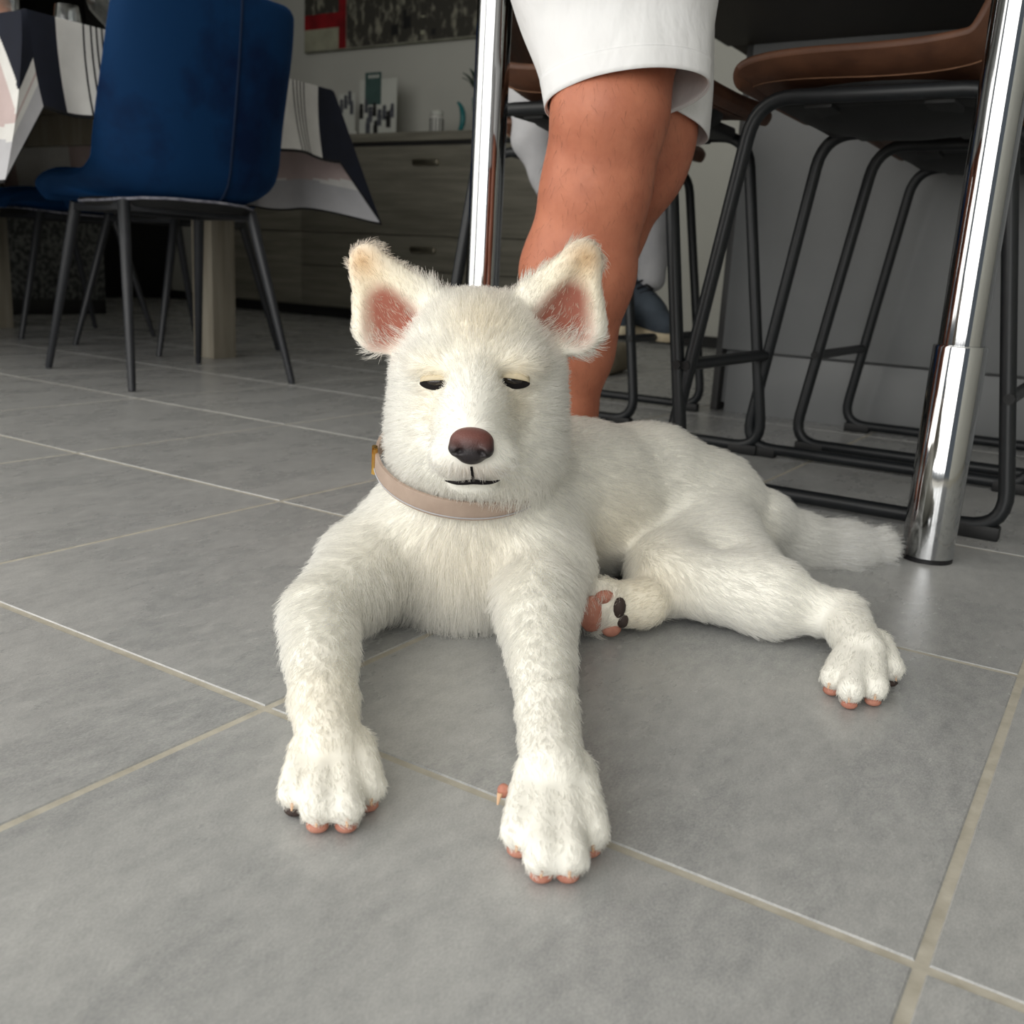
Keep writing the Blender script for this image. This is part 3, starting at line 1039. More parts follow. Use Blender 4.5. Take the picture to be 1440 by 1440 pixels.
for k, (x, z) in enumerate([(-0.02, 0.13), (0.01, 0.15), (0.04, 0.17), (0.055, 0.12)]):
    bm = bmesh.new()
    bx(bm, (x - 0.012, -0.003, z), (x + 0.012, 0, z + 0.05))
    t = bmesh.new()
    bmesh.ops.create_uvsphere(t, u_segments=8, v_segments=6, radius=0.013)
    merge(bm, t, Matrix.Translation((x, -0.002, z + 0.06)) @ Matrix.Diagonal((1, 0.2, 1, 1)))
    obj('figure', bm, 'print_grey', fp, smooth=False)
# white bead string
bd = on_sb('bead_string', 'string of small white beads lying along the sideboard edge', 'garland', -3.92, 4.27)
for k in range(12):
    blob('bead', (-0.16 + 0.0235 * k, 0.004 * math.sin(k * 2.1), 0.011), (0.0105, 0.0105, 0.0105), 'white_paint', bd, seg=8)
# striped jar with lid
jar = on_sb('striped_jar', 'small white jar with dark vertical stripes and a pale lid', 'jar', -3.29, 4.30)
lathe('body', [(0, 0), (0.032, 0), (0.034, 0.004), (0.034, 0.080), (0.028, 0.088), (0, 0.088)], (0, 0, 0), 'white_paint', jar, 24)
for k in range(12):
    th = 2 * math.pi * k / 12
    bm = bmesh.new()
    add_tube(bm, [(0.0335 * math.cos(th), 0.0335 * math.sin(th), 0.008), (0.0335 * math.cos(th), 0.0335 * math.sin(th), 0.074)], 0.0032, 6)
    obj('stripe', bm, 'dark_base', jar)
lathe('lid', [(0, 0.089), (0.033, 0.089), (0.034, 0.093), (0.034, 0.108), (0.028, 0.113), (0, 0.114)], (0, 0, 0), 'paper', jar, 24)
# teal ring ornament and a little plant
orn = on_sb('ring_ornament', 'teal crescent ornament standing behind the striped jar', 'ornament', -3.235, 4.42)
tube('crescent', [(0.055 * math.cos(a) - 0.03, 0, 0.09 + 0.085 * math.sin(a)) for a in np.linspace(-1.25, 1.25, 14)],
     [float(0.006 + 0.010 * math.sin(math.pi * k / 13)) for k in range(14)], 'teal', orn, 10)
box('base', (-0.045, -0.022, 0.0), (0.02, 0.022, 0.012), 'teal', orn, 0.003)
pp = on_sb('potted_plant', 'small dark green plant in a teal pot, beside the chrome pole', 'plant', -3.05, 4.36)
pot = lathe('pot', [(0, 0), (0.034, 0), (0.05, 0.14), (0.052, 0.17), (0.046, 0.17), (0.042, 0.15), (0, 0.15)], (0, 0, 0), 'teal', pp, 24)
for k in range(16):
    a = k * 2.4
    e = 0.3 + 0.5 * random.random()
    ln = 0.09 + 0.05 * random.random()
    d = Vector((math.cos(a) * math.cos(e), math.sin(a) * math.cos(e), math.sin(e)))
    s = d.cross(Vector((0, 0, 1))).normalized()
    b0 = Vector((0, 0, 0.15))
    bm = bmesh.new()
    prev = None
    for q in range(6):
        t = q / 5
        c = b0 + d * ln * t + Vector((0, 0, 0.03 * math.sin(t * 3) + 0.05 * t))
        w = 0.016 * math.sin(math.pi * min(1, 0.12 + t * 0.88)) + 0.0008
        cur = (bm.verts.new(c + s * w), bm.verts.new(c + Vector((0, 0, -0.003))), bm.verts.new(c - s * w))
        if prev:
            bm.faces.new((prev[0], prev[1], cur[1], cur[0]))
            bm.faces.new((prev[1], prev[2], cur[2], cur[1]))
        prev = cur
    lf = obj('leaf', bm, 'leaf', pp)
    lf.modifiers.new('thick', 'SOLIDIFY').thickness = 0.0012

# painting on the back wall
pa = empty('painting', (-3.75, WB - 0.02, 1.52))
tag(pa, 'abstract canvas painting with a red band, cream corner and dark city strokes', 'painting')
bm = bmesh.new()
add_box(bm, (-0.80, -0.015, 0.0), (0.80, 0.018, 0.75), 0.004)
obj('canvas', bm, 'canvas', pa)
box('cream_field', (-0.795, -0.0165, 0.01), (-0.50, -0.0152, 0.125), 'paint_cream', pa)
box('red_band', (-0.795, -0.0170, 0.125), (-0.47, -0.0153, 0.205), 'paint_red', pa)
box('red_bar', (-0.52, -0.0175, 0.008), (-0.465, -0.0158, 0.40), 'paint_red', pa)
box('dark_field', (-0.46, -0.0165, 0.01), (0.795, -0.0152, 0.74), 'paint_dark', pa)
box('dark_field', (-0.795, -0.0165, 0.205), (-0.52, -0.0152, 0.74), 'paint_dark', pa)
for k in range(30):
    x = -0.44 + random.random() * 1.2
    z = 0.03 + random.random() * 0.55
    w, hgt = 0.01 + 0.05 * random.random(), 0.02 + 0.12 * random.random()
    box('brush_stroke', (x, -0.0185 - k * 0.00004, z), (min(x + w, 0.79), -0.0166, min(z + hgt, 0.73)), random.choice(['paint_cream', 'dark_base', 'paint_dark', 'dark_base']), pa)

# ------------------------------------------------------------------ the dark corner beyond the table
un = empty('black_cabinet', (-6.95, 4.35, 0))
tag(un, 'tall black cabinet with open shelves in the dark corner behind the dining table', 'cabinet')


def ubox(name, lo, hi, m):
    o = box(name, lo, hi, m, un)
    o.location = (6.95, -4.35, 0)
    return o


UX0, UX1, UY = -8.1, -5.85, 4.05
ubox('side', (UX0, UY, 0), (UX0 + 0.03, WB - 0.02, 2.3), 'black_unit')
ubox('side', (UX1 - 0.03, UY, 0), (UX1, WB - 0.02, 2.3), 'black_unit')
ubox('back', (UX0 + 0.03, WB - 0.05, 0), (UX1 - 0.03, WB - 0.02, 2.3), 'black_unit')
ubox('middle_side', (-7.0, UY + 0.005, 0.03), (-6.97, WB - 0.05, 2.27), 'black_unit')
for z in (0.0, 0.42, 0.84, 1.26, 1.68, 2.27):
    ubox('shelf', (UX0 + 0.03, UY, z), (UX1 - 0.03, WB - 0.05, z + 0.03), 'black_unit')
for a, b in ((UX0 + 0.032, -7.002), (-6.968, UX1 - 0.032)):
    for z in (0.87, 1.29, 1.71):
        ubox('door', (a, UY + 0.002, z + 0.002), (b, UY + 0.022, z + 0.385 if z < 1.6 else 2.268), 'black_unit')

st_ = empty('stone_hearth', (-5.0, 2.75, 0))
tag(st_, 'speckled grey stone hearth block holding firewood, left behind the dining table', 'hearth')
HX0, HX1, HY0, HY1 = -5.55, -4.35, 2.55, 3.05


def hbox(name, lo, hi, m):
    o = box(name, lo, hi, m, st_, 0.004)
    o.location = (5.0, -2.75, 0)
    return o


hbox('lintel', (HX0, HY0, 0.36), (HX1, HY1, 0.60), 'stone')
hbox('pillar', (HX0, HY0, 0.07), (HX0 + 0.12, HY1, 0.36), 'stone')
hbox('pillar', (HX1 - 0.12, HY0, 0.07), (HX1, HY1, 0.36), 'stone')
hbox('back', (HX0 + 0.12, HY1 - 0.05, 0.07), (HX1 - 0.12, HY1, 0.36), 'black_unit')
hbox('slab', (HX0, HY0 - 0.03, 0.0), (HX1, HY1, 0.07), 'black_unit')
n = 0
for row in range(3):
    for k in range(8 - row):
        x = HX0 + 0.19 + 0.115 * (k + 0.5 * row)
        z = 0.071 + 0.050 + row * 0.088
        r = 0.047 + random.uniform(-0.004, 0.003)
        lg = empty('firewood_log', (x, HY0 + 0.02, z))
        tag(lg, 'cut firewood log stacked under the stone hearth lintel', 'log', 'firewood under the hearth')
        bm = bmesh.new()
        add_tube(bm, [(0, 0, 0), (0, 0.2, 0), (0, 0.40, 0)], [r, r * 1.03, r], 9, caps=False)
        obj('bark', bm, 'bark', lg, smooth=False)
        bm = bmesh.new()
        add_tube(bm, [(0, -0.002, 0), (0, 0.402, 0)], [r * 0.94, r * 0.94], 9)
        obj('heartwood', bm, 'log_end', lg, smooth=False)

# wall cable
tube('wall_cable', spline([(-5.42, WB - 0.006, 0.40), (-5.47, WB - 0.006, 0.34), (-5.52, WB - 0.006, 0.27), (-5.47, WB - 0.006, 0.2), (-5.46, WB - 0.006, 0.13), (-5.48, WB - 0.006, 0.06)], 24),
     0.004, 'island_edge')
tag(bpy.data.objects['wall_cable'], 'thin grey cable hanging down the white wall under the table', 'cable')
# beige floor cushion glimpsed behind the leg
bm = bmesh.new()
add_box(bm, (-0.17, -0.15, 0.0), (0.17, 0.15, 0.10), 0.04, 4)
o = obj('floor_cushion', bm, 'beige')
o.location = (-1.62, 2.95, 0)
o.rotation_euler = (0, 0, 0.2)
tag(o, 'low beige floor cushion behind the bare tanned leg', 'cushion')


# ------------------------------------------------------------------ the man standing behind the dog (legs and white shorts)
man = empty('person', (0, 0, 0), YAW)
tag(man, 'person in white shorts with bare tanned legs standing behind the white dog', 'person')
S = SDF((-0.22, 0.92, 0.0), (0.36, 1.62, 1.02), 0.0055)
# near leg: hip, thigh, knee, calf, ankle, foot
K = 0.03
S.cone((0.138, 1.12, 0.92), 0.070, (0.0873, 1.1900, 0.5723), 0.066, K)
S.cone((0.0873, 1.1900, 0.5723), 0.066, (0.0849, 1.1650, 0.4934), 0.060, K)
S.cone((0.0849, 1.1650, 0.4934), 0.060, (0.0759, 1.1800, 0.4144), 0.058, K)
S.ell((0.0729, 1.1350, 0.4956), (0.042, 0.035, 0.045), 0.03)
S.cone((0.0759, 1.1800, 0.4144), 0.058, (0.0624, 1.2000, 0.3177), 0.064, K)
S.cone((0.0624, 1.2000, 0.3177), 0.064, (0.0642, 1.2150, 0.2279), 0.046, K)
S.cone((0.0642, 1.2150, 0.2279), 0.046, (0.0634, 1.2250, 0.1423), 0.032, K)
S.cone((0.0634, 1.2250, 0.1423), 0.032, (0.070, 1.235, 0.075), 0.031, K)
S.ell((0.075, 1.262, 0.036), (0.034, 0.042, 0.036), 0.02)
S.cone((0.055, 1.235, 0.050), 0.034, (-0.075, 1.240, 0.022), 0.026, 0.03)
for t, (dx, dy, r) in enumerate([(-0.115, -0.026, 0.0125), (-0.118, -0.009, 0.0095), (-0.113, 0.005, 0.009), (-0.106, 0.018, 0.0085), (-0.098, 0.030, 0.008)]):
    S.cone((-0.07, 1.240 + dy * 0.8, 0.016), 0.012, (dx, 1.240 + dy, 0.011), r, 0.006)
# far leg, knee bent back a little
S.cone((0.150, 1.15, 0.93), 0.062, (0.1331, 1.3300, 0.5959), 0.062, K)
S.cone((0.1331, 1.3300, 0.5959), 0.062, (0.1420, 1.3100, 0.4968), 0.056, K)
S.cone((0.1420, 1.3100, 0.4968), 0.060, (0.1329, 1.3200, 0.4573), 0.060, K)
S.cone((0.1329, 1.3200, 0.4573), 0.058, (0.0986, 1.3600, 0.3706), 0.052, K)
S.cone((0.0986, 1.3600, 0.3706), 0.052, (0.0861, 1.3800, 0.2559), 0.040, K)
S.cone((0.0861, 1.3800, 0.2559), 0.040, (0.0728, 1.4000, 0.1432), 0.030, K)
S.cone((0.0728, 1.4000, 0.1432), 0.030, (0.075, 1.42, 0.07), 0.030, K)
S.cone((0.085, 1.43, 0.045), 0.034, (-0.05, 1.43, 0.022), 0.026, 0.03)
# hips
S.ell((0.14, 1.12, 0.95), (0.12, 0.080, 0.06), 0.03)
S.floor(0.001)
V, F = S.mesh()
V = relax(V, F, 3)
body = np_mesh('body', V, F, 'skin', man)


def shorts_leg(rings, bm, wob, seed):
    """rings: (centre, rx, ry, tilt) lofted; returns the ring list"""
    rs = []
    nseg = 72
    r0 = random.Random(seed)
    ph = [r0.uniform(0, 6.28) for _ in range(6)]
    n = len(rings)
    for i, (c, rx, ry, tx, ty) in enumerate(rings):
        t = i / (n - 1)
        row = []
        for k in range(nseg):
            a = 2 * math.pi * k / nseg
            w = 1 + 0.5 * wob * math.sin(9 * a + 11 * t + ph[3]) * math.sin(4 * t + a) + wob * (math.sin(3 * a + ph[0] + 2.0 * t) + 0.6 * math.sin(5 * a + ph[1] - 3.5 * t) + 0.5 * math.sin(2 * a + 7 * t + ph[2]))
            ca, sa = math.cos(a), math.sin(a)
            x, y = c[0] + rx * w * ca, c[1] + ry * w * sa
            row.append(bm.verts.new((x, y, c[2] + tx * ca + ty * sa)))
        rs.append(row)
    for a, b in zip(rs, rs[1:]):
        for k in range(nseg):
            bm.faces.new((a[k], a[(k + 1) % nseg], b[(k + 1) % nseg], b[k]))
    return rs


def densify(keys, n):
    arr = np.array([list(c) + [rx, ry, tx, ty] for c, rx, ry, tx, ty in keys])
    s = spline(arr, n)
    return [(tuple(q[:3]), q[3], q[4], q[5], q[6]) for q in s]


bm = bmesh.new()
rs = shorts_leg(densify([
    ((0.1011, 1.1650, 0.5106), 0.090, 0.082, 0.014, -0.016),
    ((0.0961, 1.1750, 0.5439), 0.096, 0.086, 0.012, -0.012),
    ((0.0861, 1.1900, 0.5869), 0.108, 0.092, 0.008, -0.008),
    ((0.0772, 1.1800, 0.6274), 0.118, 0.098, 0.004, -0.004),
    ((0.0680, 1.1550, 0.6688), 0.126, 0.104, 0.0, 0.0),
    ((0.140, 1.12, 0.93), 0.140, 0.110, 0.0, 0.0)], 40), bm, 0.010, 3)
sh = obj('shorts', bm, 'shorts', man)
sh.modifiers.new('cloth', 'SOLIDIFY').thickness = 0.003
sh.modifiers.new('soft', 'SUBSURF').render_levels = 1
# turned hem: a stitched double band
bm = bmesh.new()
band = []
for row in (0, 1, 2, 3):
    band.append(row)
me = sh.data
vv = [v.co.copy() for v in me.vertices]
rows = [[vv[i * 72 + k] for k in range(72)] for i in range(40)]
ctr = [sum(r, Vector()) / 72 for r in rows]
ringv = []
for i in range(0, 7):
    ringv.append([bm.verts.new(ctr[i] + (p - ctr[i]) * 1.006 + Vector((0, 0, -0.001 if i == 0 else 0))) for p in rows[i]])
for a, b in zip(ringv, ringv[1:]):
    for k in range(72):
        bm.faces.new((a[k], a[(k + 1) % 72], b[(k + 1) % 72], b[k]))
hm = obj('hem', bm, 'shorts', sh)
hm.modifiers.new('cloth', 'SOLIDIFY').thickness = 0.0012
bm = bmesh.new()
rs = shorts_leg(densify([
    ((0.1391, 1.3200, 0.5124), 0.084, 0.082, -0.022, -0.010),
    ((0.1359, 1.3300, 0.5627), 0.088, 0.084, -0.012, -0.006),
    ((0.1269, 1.3350, 0.6214), 0.092, 0.088, 0.0, 0.0),
    ((0.1056, 1.2600, 0.6724), 0.100, 0.090, 0.0, 0.0),
    ((0.150, 1.15, 0.93), 0.120, 0.090, 0.0, 0.0)], 30), bm, 0.012, 8)
o = obj('shorts_leg', bm, 'shorts', man)
o.modifiers.new('cloth', 'SOLIDIFY').thickness = 0.003
o.modifiers.new('soft', 'SUBSURF').render_levels = 1
bm = bmesh.new()
rs = shorts_leg(densify([
    ((0.145, 1.12, 0.88), 0.165, 0.122, 0, 0),
    ((0.145, 1.12, 0.95), 0.168, 0.122, 0, 0),
    ((0.145, 1.12, 1.02), 0.160, 0.118, 0, 0)], 12), bm, 0.006, 5)
bm.faces.new(rs[-1])
o = obj('waist', bm, 'shorts', man)
o.modifiers.new('cloth', 'SOLIDIFY').thickness = 0.003

# fine dark hair on shins
pick = rng.integers(0, len(V), 5200)
P0 = V[pick] + rng.normal(0, 0.0015, (len(pick), 3))
keep = (P0[:, 2] > 0.10) & (P0[:, 2] < 0.56)
P0 = P0[keep]
P0 = P0 - S.grad(P0) * S.sample(P0)[:, None]
Nn = S.grad(P0)


def make_fur(name, roots, nrm, flow, length, lift, rad, material, parent, tint=None, npt=5, jit=0.25, curl=0.0, clump=0.0):
    n = len(roots)
    flow = flow - nrm * (flow * nrm).sum(1, keepdims=True)
    flow /= np.linalg.norm(flow, axis=1, keepdims=True) + 1e-9
    side = np.cross(nrm, flow)
    flow = flow + side * rng.normal(0, jit, (n, 1))
    flow /= np.linalg.norm(flow, axis=1, keepdims=True)
    lift = np.clip(np.broadcast_to(lift, (n,)) + rng.normal(0, 0.08, n), 0.03, 1)[:, None]
    d0 = flow * np.sqrt(1 - np.minimum(lift * 1.35, 0.98) ** 2) + nrm * np.minimum(lift * 1.35, 0.98)
    d1 = flow * np.sqrt(1 - (lift * 0.55) ** 2) + nrm * lift * 0.55
    pts = np.zeros((n, npt, 3), np.float32)
    p = roots - nrm * 0.0008
    pts[:, 0] = p
    wob = rng.normal(0, 1, (n, 3)) * curl
    for i in range(1, npt):
        t = i / (npt - 1)
        d = d0 * (1 - t) + d1 * t + wob * t
        d /= np.linalg.norm(d, axis=1, keepdims=True)
        p = p + d * (length / (npt - 1))[:, None]
        pts[:, i] = p
    if clump:                                  # locks: neighbouring tips lean together
        from mathutils.kdtree import KDTree
        g = rng.choice(n, n // 14, replace=False)
        kd = KDTree(len(g))
        for i_, j_ in enumerate(g):
            kd.insert(roots[j_], i_)
        kd.balance()
        own = g[np.array([kd.find(r_)[1] for r_ in roots])]
        tt = (np.linspace(0, 1, npt) ** 1.4 * clump)[None, :, None] * rng.uniform(0.4, 1.2, (n, 1, 1))
        far = np.linalg.norm(roots - roots[own], axis=1) > 0.012
        tt = tt * (~far)[:, None, None]
        pts = pts + (pts[own] - pts) * np.clip(tt, 0, 0.9)
    pts[:, :, 2] = np.maximum(pts[:, :, 2], 0.0006)
    cu = bpy.data.hair_curves.new(name)
    cu.add_curves([npt] * n)
    cu.points.foreach_set('position', pts.astype(np.float32).ravel())
    tap = np.linspace(1, 0.25, npt)
    cu.points.foreach_set('radius', (np.broadcast_to(rad, (n,))[:, None] * tap[None]).astype(np.float32).ravel())
    if tint is not None:
        a = cu.attributes.new('tint', 'FLOAT_COLOR', 'CURVE')
        a.data.foreach_set('color', np.c_[tint, np.ones(n)].astype(np.float32).ravel())
    cu.materials.append(MT[material])
    o = bpy.data.objects.new(name, cu)
    link(o, parent)
    o['kind'] = 'stuff'
    return o


make_fur('leg_hair', P0, Nn, np.tile([0.1, 0, -1.0], (len(P0), 1)), rng.uniform(0.006, 0.016, len(P0)), 0.28, 0.00009, 'hair_dark', man, jit=0.5, curl=0.15)

# ------------------------------------------------------------------ person in grey trousers on the far stool (room axes)
p2 = empty('person', (-1.12, 2.10, 0))
tag(p2, 'person in light grey trousers and slate suede shoes seated on the far bar stool', 'person')
T = SDF((-1.62, 1.72, 0.10), (-0.70, 2.42, 0.90), 0.0065)
hipL, hipR = (-1.24, 1.98, 0.715), (-1.28, 2.18, 0.715)
kneeR, ankR = (-1.030, 2.14, 0.680), (-1.000, 2.145, 0.325)
kneeL, ankL = (-1.02, 1.86, 0.665), (-1.075, 2.06, 0.295)
T.ell((-1.26, 2.08, 0.745), (0.13, 0.17, 0.085), 0.04)
T.cone(hipR, 0.085, kneeR, 0.064, 0.03)
T.cone(kneeR, 0.062, ankR, 0.040, 0.02)
T.cone(hipL, 0.080, (-1.200, 1.92, 0.70), 0.062, 0.03)
T.cone((-1.200, 1.92, 0.70), 0.062, (-1.180, 1.895, 0.60), 0.050, 0.03)
T.cone((-1.180, 1.895, 0.60), 0.048, (-1.085, 2.04, 0.29), 0.040, 0.02)
T.ell((-1.28, 2.08, 0.85), (0.115, 0.165, 0.10), 0.04)
Vt, Ft = T.mesh()
Vt = relax(Vt, Ft, 3)
f1 = np.sin(Vt[:, 2] * 75 + np.sin(Vt[:, 0] * 40) * 2) * 0.0018
Vt = Vt + T.grad(Vt) * f1[:, None]
np_mesh('trousers', Vt, Ft, 'trousers', p2).location = (1.12, -2.10, 0)


def make_shoe(loc, rz, pitch):
    H = SDF((-0.16, -0.06, -0.01), (0.16, 0.06, 0.16), 0.0035)
    H.cone((-0.085, 0, 0.045), 0.036, (0.02, 0, 0.045), 0.040, 0.02)
    H.cone((0.02, 0, 0.045), 0.040, (0.095, 0, 0.032), 0.032, 0.02)
    H.cone((-0.07, 0, 0.06), 0.036, (-0.06, 0, 0.11), 0.036, 0.02)
    H.cone((-0.03, 0, 0.085), 0.026, (0.05, 0, 0.055), 0.028, 0.02)
    H.floor(0.016)
    v, f = H.mesh()
    v = relax(v, f, 2)
    root = np_mesh('shoe', v, f, 'shoe', p2)
    G_ = SDF((-0.16, -0.06, -0.01), (0.16, 0.06, 0.05), 0.0035)
    G_.cone((-0.085, 0, 0.016), 0.039, (0.02, 0, 0.016), 0.044, 0.02)
    G_.cone((0.02, 0, 0.016), 0.044, (0.097, 0, 0.016), 0.034, 0.02)
    G_.D = np.maximum(G_.D, np.abs(G_.ax[2][None, None, :] - 0.010) - 0.010)
    v, f = G_.mesh()
    np_mesh('sole', v, f, 'sole', root)
    lathe('sock', [(0.034, 0.105), (0.036, 0.115), (0.036, 0.165), (0.030, 0.168)], (-0.058, 0, 0), 'shoe_dark', root, 20)
    for k in range(5):
        x = -0.012 + 0.016 * k
        tube('lace', [(x, -0.022, 0.112 - 0.0085 * k - 0.006), (x + 0.004, 0, 0.1165 - 0.0085 * k), (x, 0.022, 0.112 - 0.0085 * k - 0.006)], 0.0026, 'shoe_dark', root, 6)
    root.location = loc
    root.rotation_euler = (0, pitch, rz)
    return root


make_shoe((-1.005 + 1.12, 2.115 - 2.10, 0.197), math.radians(-32), math.radians(8))
make_shoe((-1.06 + 1.12, 2.03 - 2.10, 0.202), math.radians(-40), math.radians(4))


# ------------------------------------------------------------------ the dog (its own frame: X to its left, -Y ahead, Z up)
dog = empty('dog', (0, 0, 0), YAW)
tag(dog, 'white puppy with upright ears lying on the tiles with its front legs stretched out', 'dog')
B = SDF((-0.215, 0.415, -0.01), (0.50, 1.225, 0.375), 0.0028)
# trunk
T0, T1, T2, T3, T4 = (-0.025, 0.900, 0.098), (0.065, 0.995, 0.086), (0.150, 1.062, 0.082), (0.228, 1.098, 0.064), (0.272, 1.098, 0.046)
B.cone(T0, 0.078, T1, 0.078, 0.03)
B.cone(T1, 0.078, T2, 0.072, 0.03)
B.cone(T2, 0.072, T3, 0.056, 0.03)
B.cone(T3, 0.056, T4, 0.040, 0.03)
# chest and neck
B.ell((-0.0413, 0.8750, 0.0595), (0.084, 0.070, 0.074), 0.03)
B.ell((-0.0419, 0.8550, 0.0240), (0.050, 0.050, 0.040), 0.03)
B.cone((-0.0351, 0.8700, 0.1786), 0.066, (-0.0429, 0.8900, 0.0761), 0.078, 0.03)
# shoulders and front legs
B.cone((-0.0949, 0.8750, 0.0633), 0.048, (-0.1251, 0.8350, 0.0496), 0.044, 0.03)
B.cone((-0.1219, 0.8350, 0.0498), 0.041, (-0.1463, 0.7200, 0.0460), 0.027, 0.015)
B.cone((-0.1463, 0.7200, 0.0460), 0.027, (-0.1177, 0.5929, 0.0340), 0.0215, 0.007)
B.cone((-0.1177, 0.5929, 0.0340), 0.0215, (-0.1030, 0.5416, 0.0280), 0.0190, 0.007)
B.cone((0.0184, 0.8800, 0.0685), 0.048, (0.0287, 0.8450, 0.0554), 0.045, 0.03)
B.cone((0.0274, 0.8450, 0.0554), 0.041, (0.0260, 0.7288, 0.0440), 0.028, 0.015)
B.cone((0.0260, 0.7288, 0.0440), 0.027, (0.0310, 0.5957, 0.0340), 0.0190, 0.007)
B.cone((0.0310, 0.5957, 0.0340), 0.0190, (0.0327, 0.5244, 0.0290), 0.0195, 0.007)
# front paws: toes
PAW_A = [((-0.1178, 0.5437, 0.0260), (-0.1170, 0.5097, 0.0155)),
         ((-0.1080, 0.5448, 0.0260), (-0.1009, 0.4943, 0.0155)),
         ((-0.0968, 0.5462, 0.0260), (-0.0850, 0.4959, 0.0155)),
         ((-0.0885, 0.5518, 0.0260), (-0.0764, 0.5189, 0.0155))]
PAW_B = [((0.0206, 0.5285, 0.0260), (0.0142, 0.4812, 0.0155)),
         ((0.0295, 0.5252, 0.0260), (0.0265, 0.4593, 0.0155)),
         ((0.0398, 0.5264, 0.0260), (0.0406, 0.4606, 0.0155)),
         ((0.0484, 0.5359, 0.0260), (0.0537, 0.4851, 0.0155))]
PAW_C = [((0.2868, 0.7593, 0.0260), (0.2644, 0.7263, 0.0155)),
         ((0.2932, 0.7556, 0.0260), (0.2709, 0.7027, 0.0155)),
         ((0.3038, 0.7572, 0.0260), (0.2920, 0.7108, 0.0155)),
         ((0.3177, 0.7799, 0.0260), (0.3197, 0.7513, 0.0155))]
for paw, r in ((PAW_A, 0.0108), (PAW_B, 0.0112)):
    for a, b in paw:
        B.cone(a, 0.0108, b, r, 0.0035)
# hind leg stretched out towards the viewer's right
B.cone((0.215, 1.065, 0.066), 0.054, (0.2012, 0.9850, 0.0338), 0.047, 0.03)
B.cone((0.2012, 0.9850, 0.0338), 0.047, (0.1530, 0.9046, 0.0420), 0.036, 0.03)
B.cone((0.1557, 0.8847, 0.0420), 0.034, (0.2423, 0.8490, 0.0380), 0.029, 0.007)
B.cone((0.2220, 1.0000, 0.0424), 0.042, (0.2423, 0.8490, 0.0380), 0.029, 0.03)
B.cone((0.2423, 0.8490, 0.0380), 0.029, (0.3010, 0.8294, 0.0320), 0.0200, 0.007)
B.cone((0.3010, 0.8294, 0.0320), 0.0215, (0.2974, 0.7609, 0.0260), 0.0190, 0.007)
for a, b in PAW_C:
    B.cone(a, 0.0120, b, 0.0108, 0.0035)
# the other hind foot, sole turned to the viewer
B.cone((0.175, 0.985, 0.028), 0.024, (0.1247, 0.8430, 0.0290), 0.0185, 0.02)
B.cone((0.1247, 0.8430, 0.0290), 0.0185, (0.0960, 0.8343, 0.0290), 0.021, 0.015)
B.ell((0.0865, 0.8284, 0.0285), (0.0215, 0.018, 0.0255), 0.008)
# tail
TAIL = [(0.292, 1.098, 0.050), (0.3396, 1.1150, 0.0206), (0.3823, 1.1250, 0.0087), (0.4277, 1.1350, 0.0138)]
for k, (r0, r1) in enumerate(((0.032, 0.029), (0.029, 0.027), (0.027, 0.016))):
    B.cone(TAIL[k], r0, TAIL[k + 1], r1, 0.02)
# head
B.ell((-0.0369, 0.8500, 0.2390), (0.0705, 0.072, 0.0600), 0.02)
B.ell((-0.0759, 0.8420, 0.1869), (0.032, 0.050, 0.050), 0.03)
B.ell((0.0053, 0.8420, 0.1927), (0.032, 0.050, 0.050), 0.03)
B.ell((-0.0324, 0.8260, 0.1645), (0.062, 0.056, 0.0405), 0.03)
B.cone((-0.0351, 0.7950, 0.2051), 0.038, (-0.0325, 0.7300, 0.1831), 0.028, 0.02)
B.cone((-0.0362, 0.7900, 0.2347), 0.028, (-0.0323, 0.7140, 0.1994), 0.0160, 0.015)
B.ell((-0.0442, 0.7220, 0.1784), (0.0200, 0.0190, 0.0150), 0.010)
B.ell((-0.0190, 0.7220, 0.1804), (0.0200, 0.0190, 0.0150), 0.010)
B.ell((-0.0309, 0.7350, 0.1548), (0.0210, 0.0180, 0.0085), 0.008)
B.ell((-0.0701, 0.7920, 0.2412), (0.022, 0.018, 0.014), 0.015)
B.ell((-0.0045, 0.7920, 0.2460), (0.022, 0.018, 0.014), 0.015)
# slight hollows for the eyes
B.ell((-0.0651, 0.7680, 0.2269), (0.0130, 0.0105, 0.0070), 0.008, cut=True)
B.ell((-0.0057, 0.7680, 0.2313), (0.0130, 0.0105, 0.0070), 0.008, cut=True)
# ears, hollow to the front
EARS = [((-0.1075, 0.8550, 0.2629), (-0.1392, 0.8500, 0.3174), (-0.30, -0.95, 0.12), (-0.1210, 0.8530, 0.2695), (-0.0896, 0.8550, 0.2820), (-0.1146, 0.8500, 0.2760)),
        ((0.0314, 0.8550, 0.2748), (0.0505, 0.8500, 0.3306), (0.30, -0.95, 0.12), (0.0446, 0.8530, 0.2786), (0.0162, 0.8550, 0.2926), (0.0376, 0.8500, 0.2891))]
for base, tip, nrm, lobe, inner, _m in EARS:
    B.cone(lobe, 0.0300, tip, 0.0125, 0.010, flat=(nrm, 2.0))
    B.cone(inner, 0.0245, tip, 0.0120, 0.014, flat=(nrm, 1.8))
    n_ = np.array(nrm) / np.linalg.norm(nrm)
    b_ = np.array(base) + n_ * 0.0195
    t_ = np.array(tip)
    e_ = b_ + (t_ + n_ * 0.003 - b_) * 0.80
    B.cone(b_ + (t_ - b_) * 0.02, 0.0290, e_, 0.0090, 0.006, cut=True, flat=(nrm, 1.62))
B.floor(0.0015)
V, F = B.mesh()
V = relax(V, F, 2, 0.4)

HEADC = np.array((-0.0363, 0.8500, 0.2255))
NOSE = np.array((-0.0316, 0.6900, 0.1992))


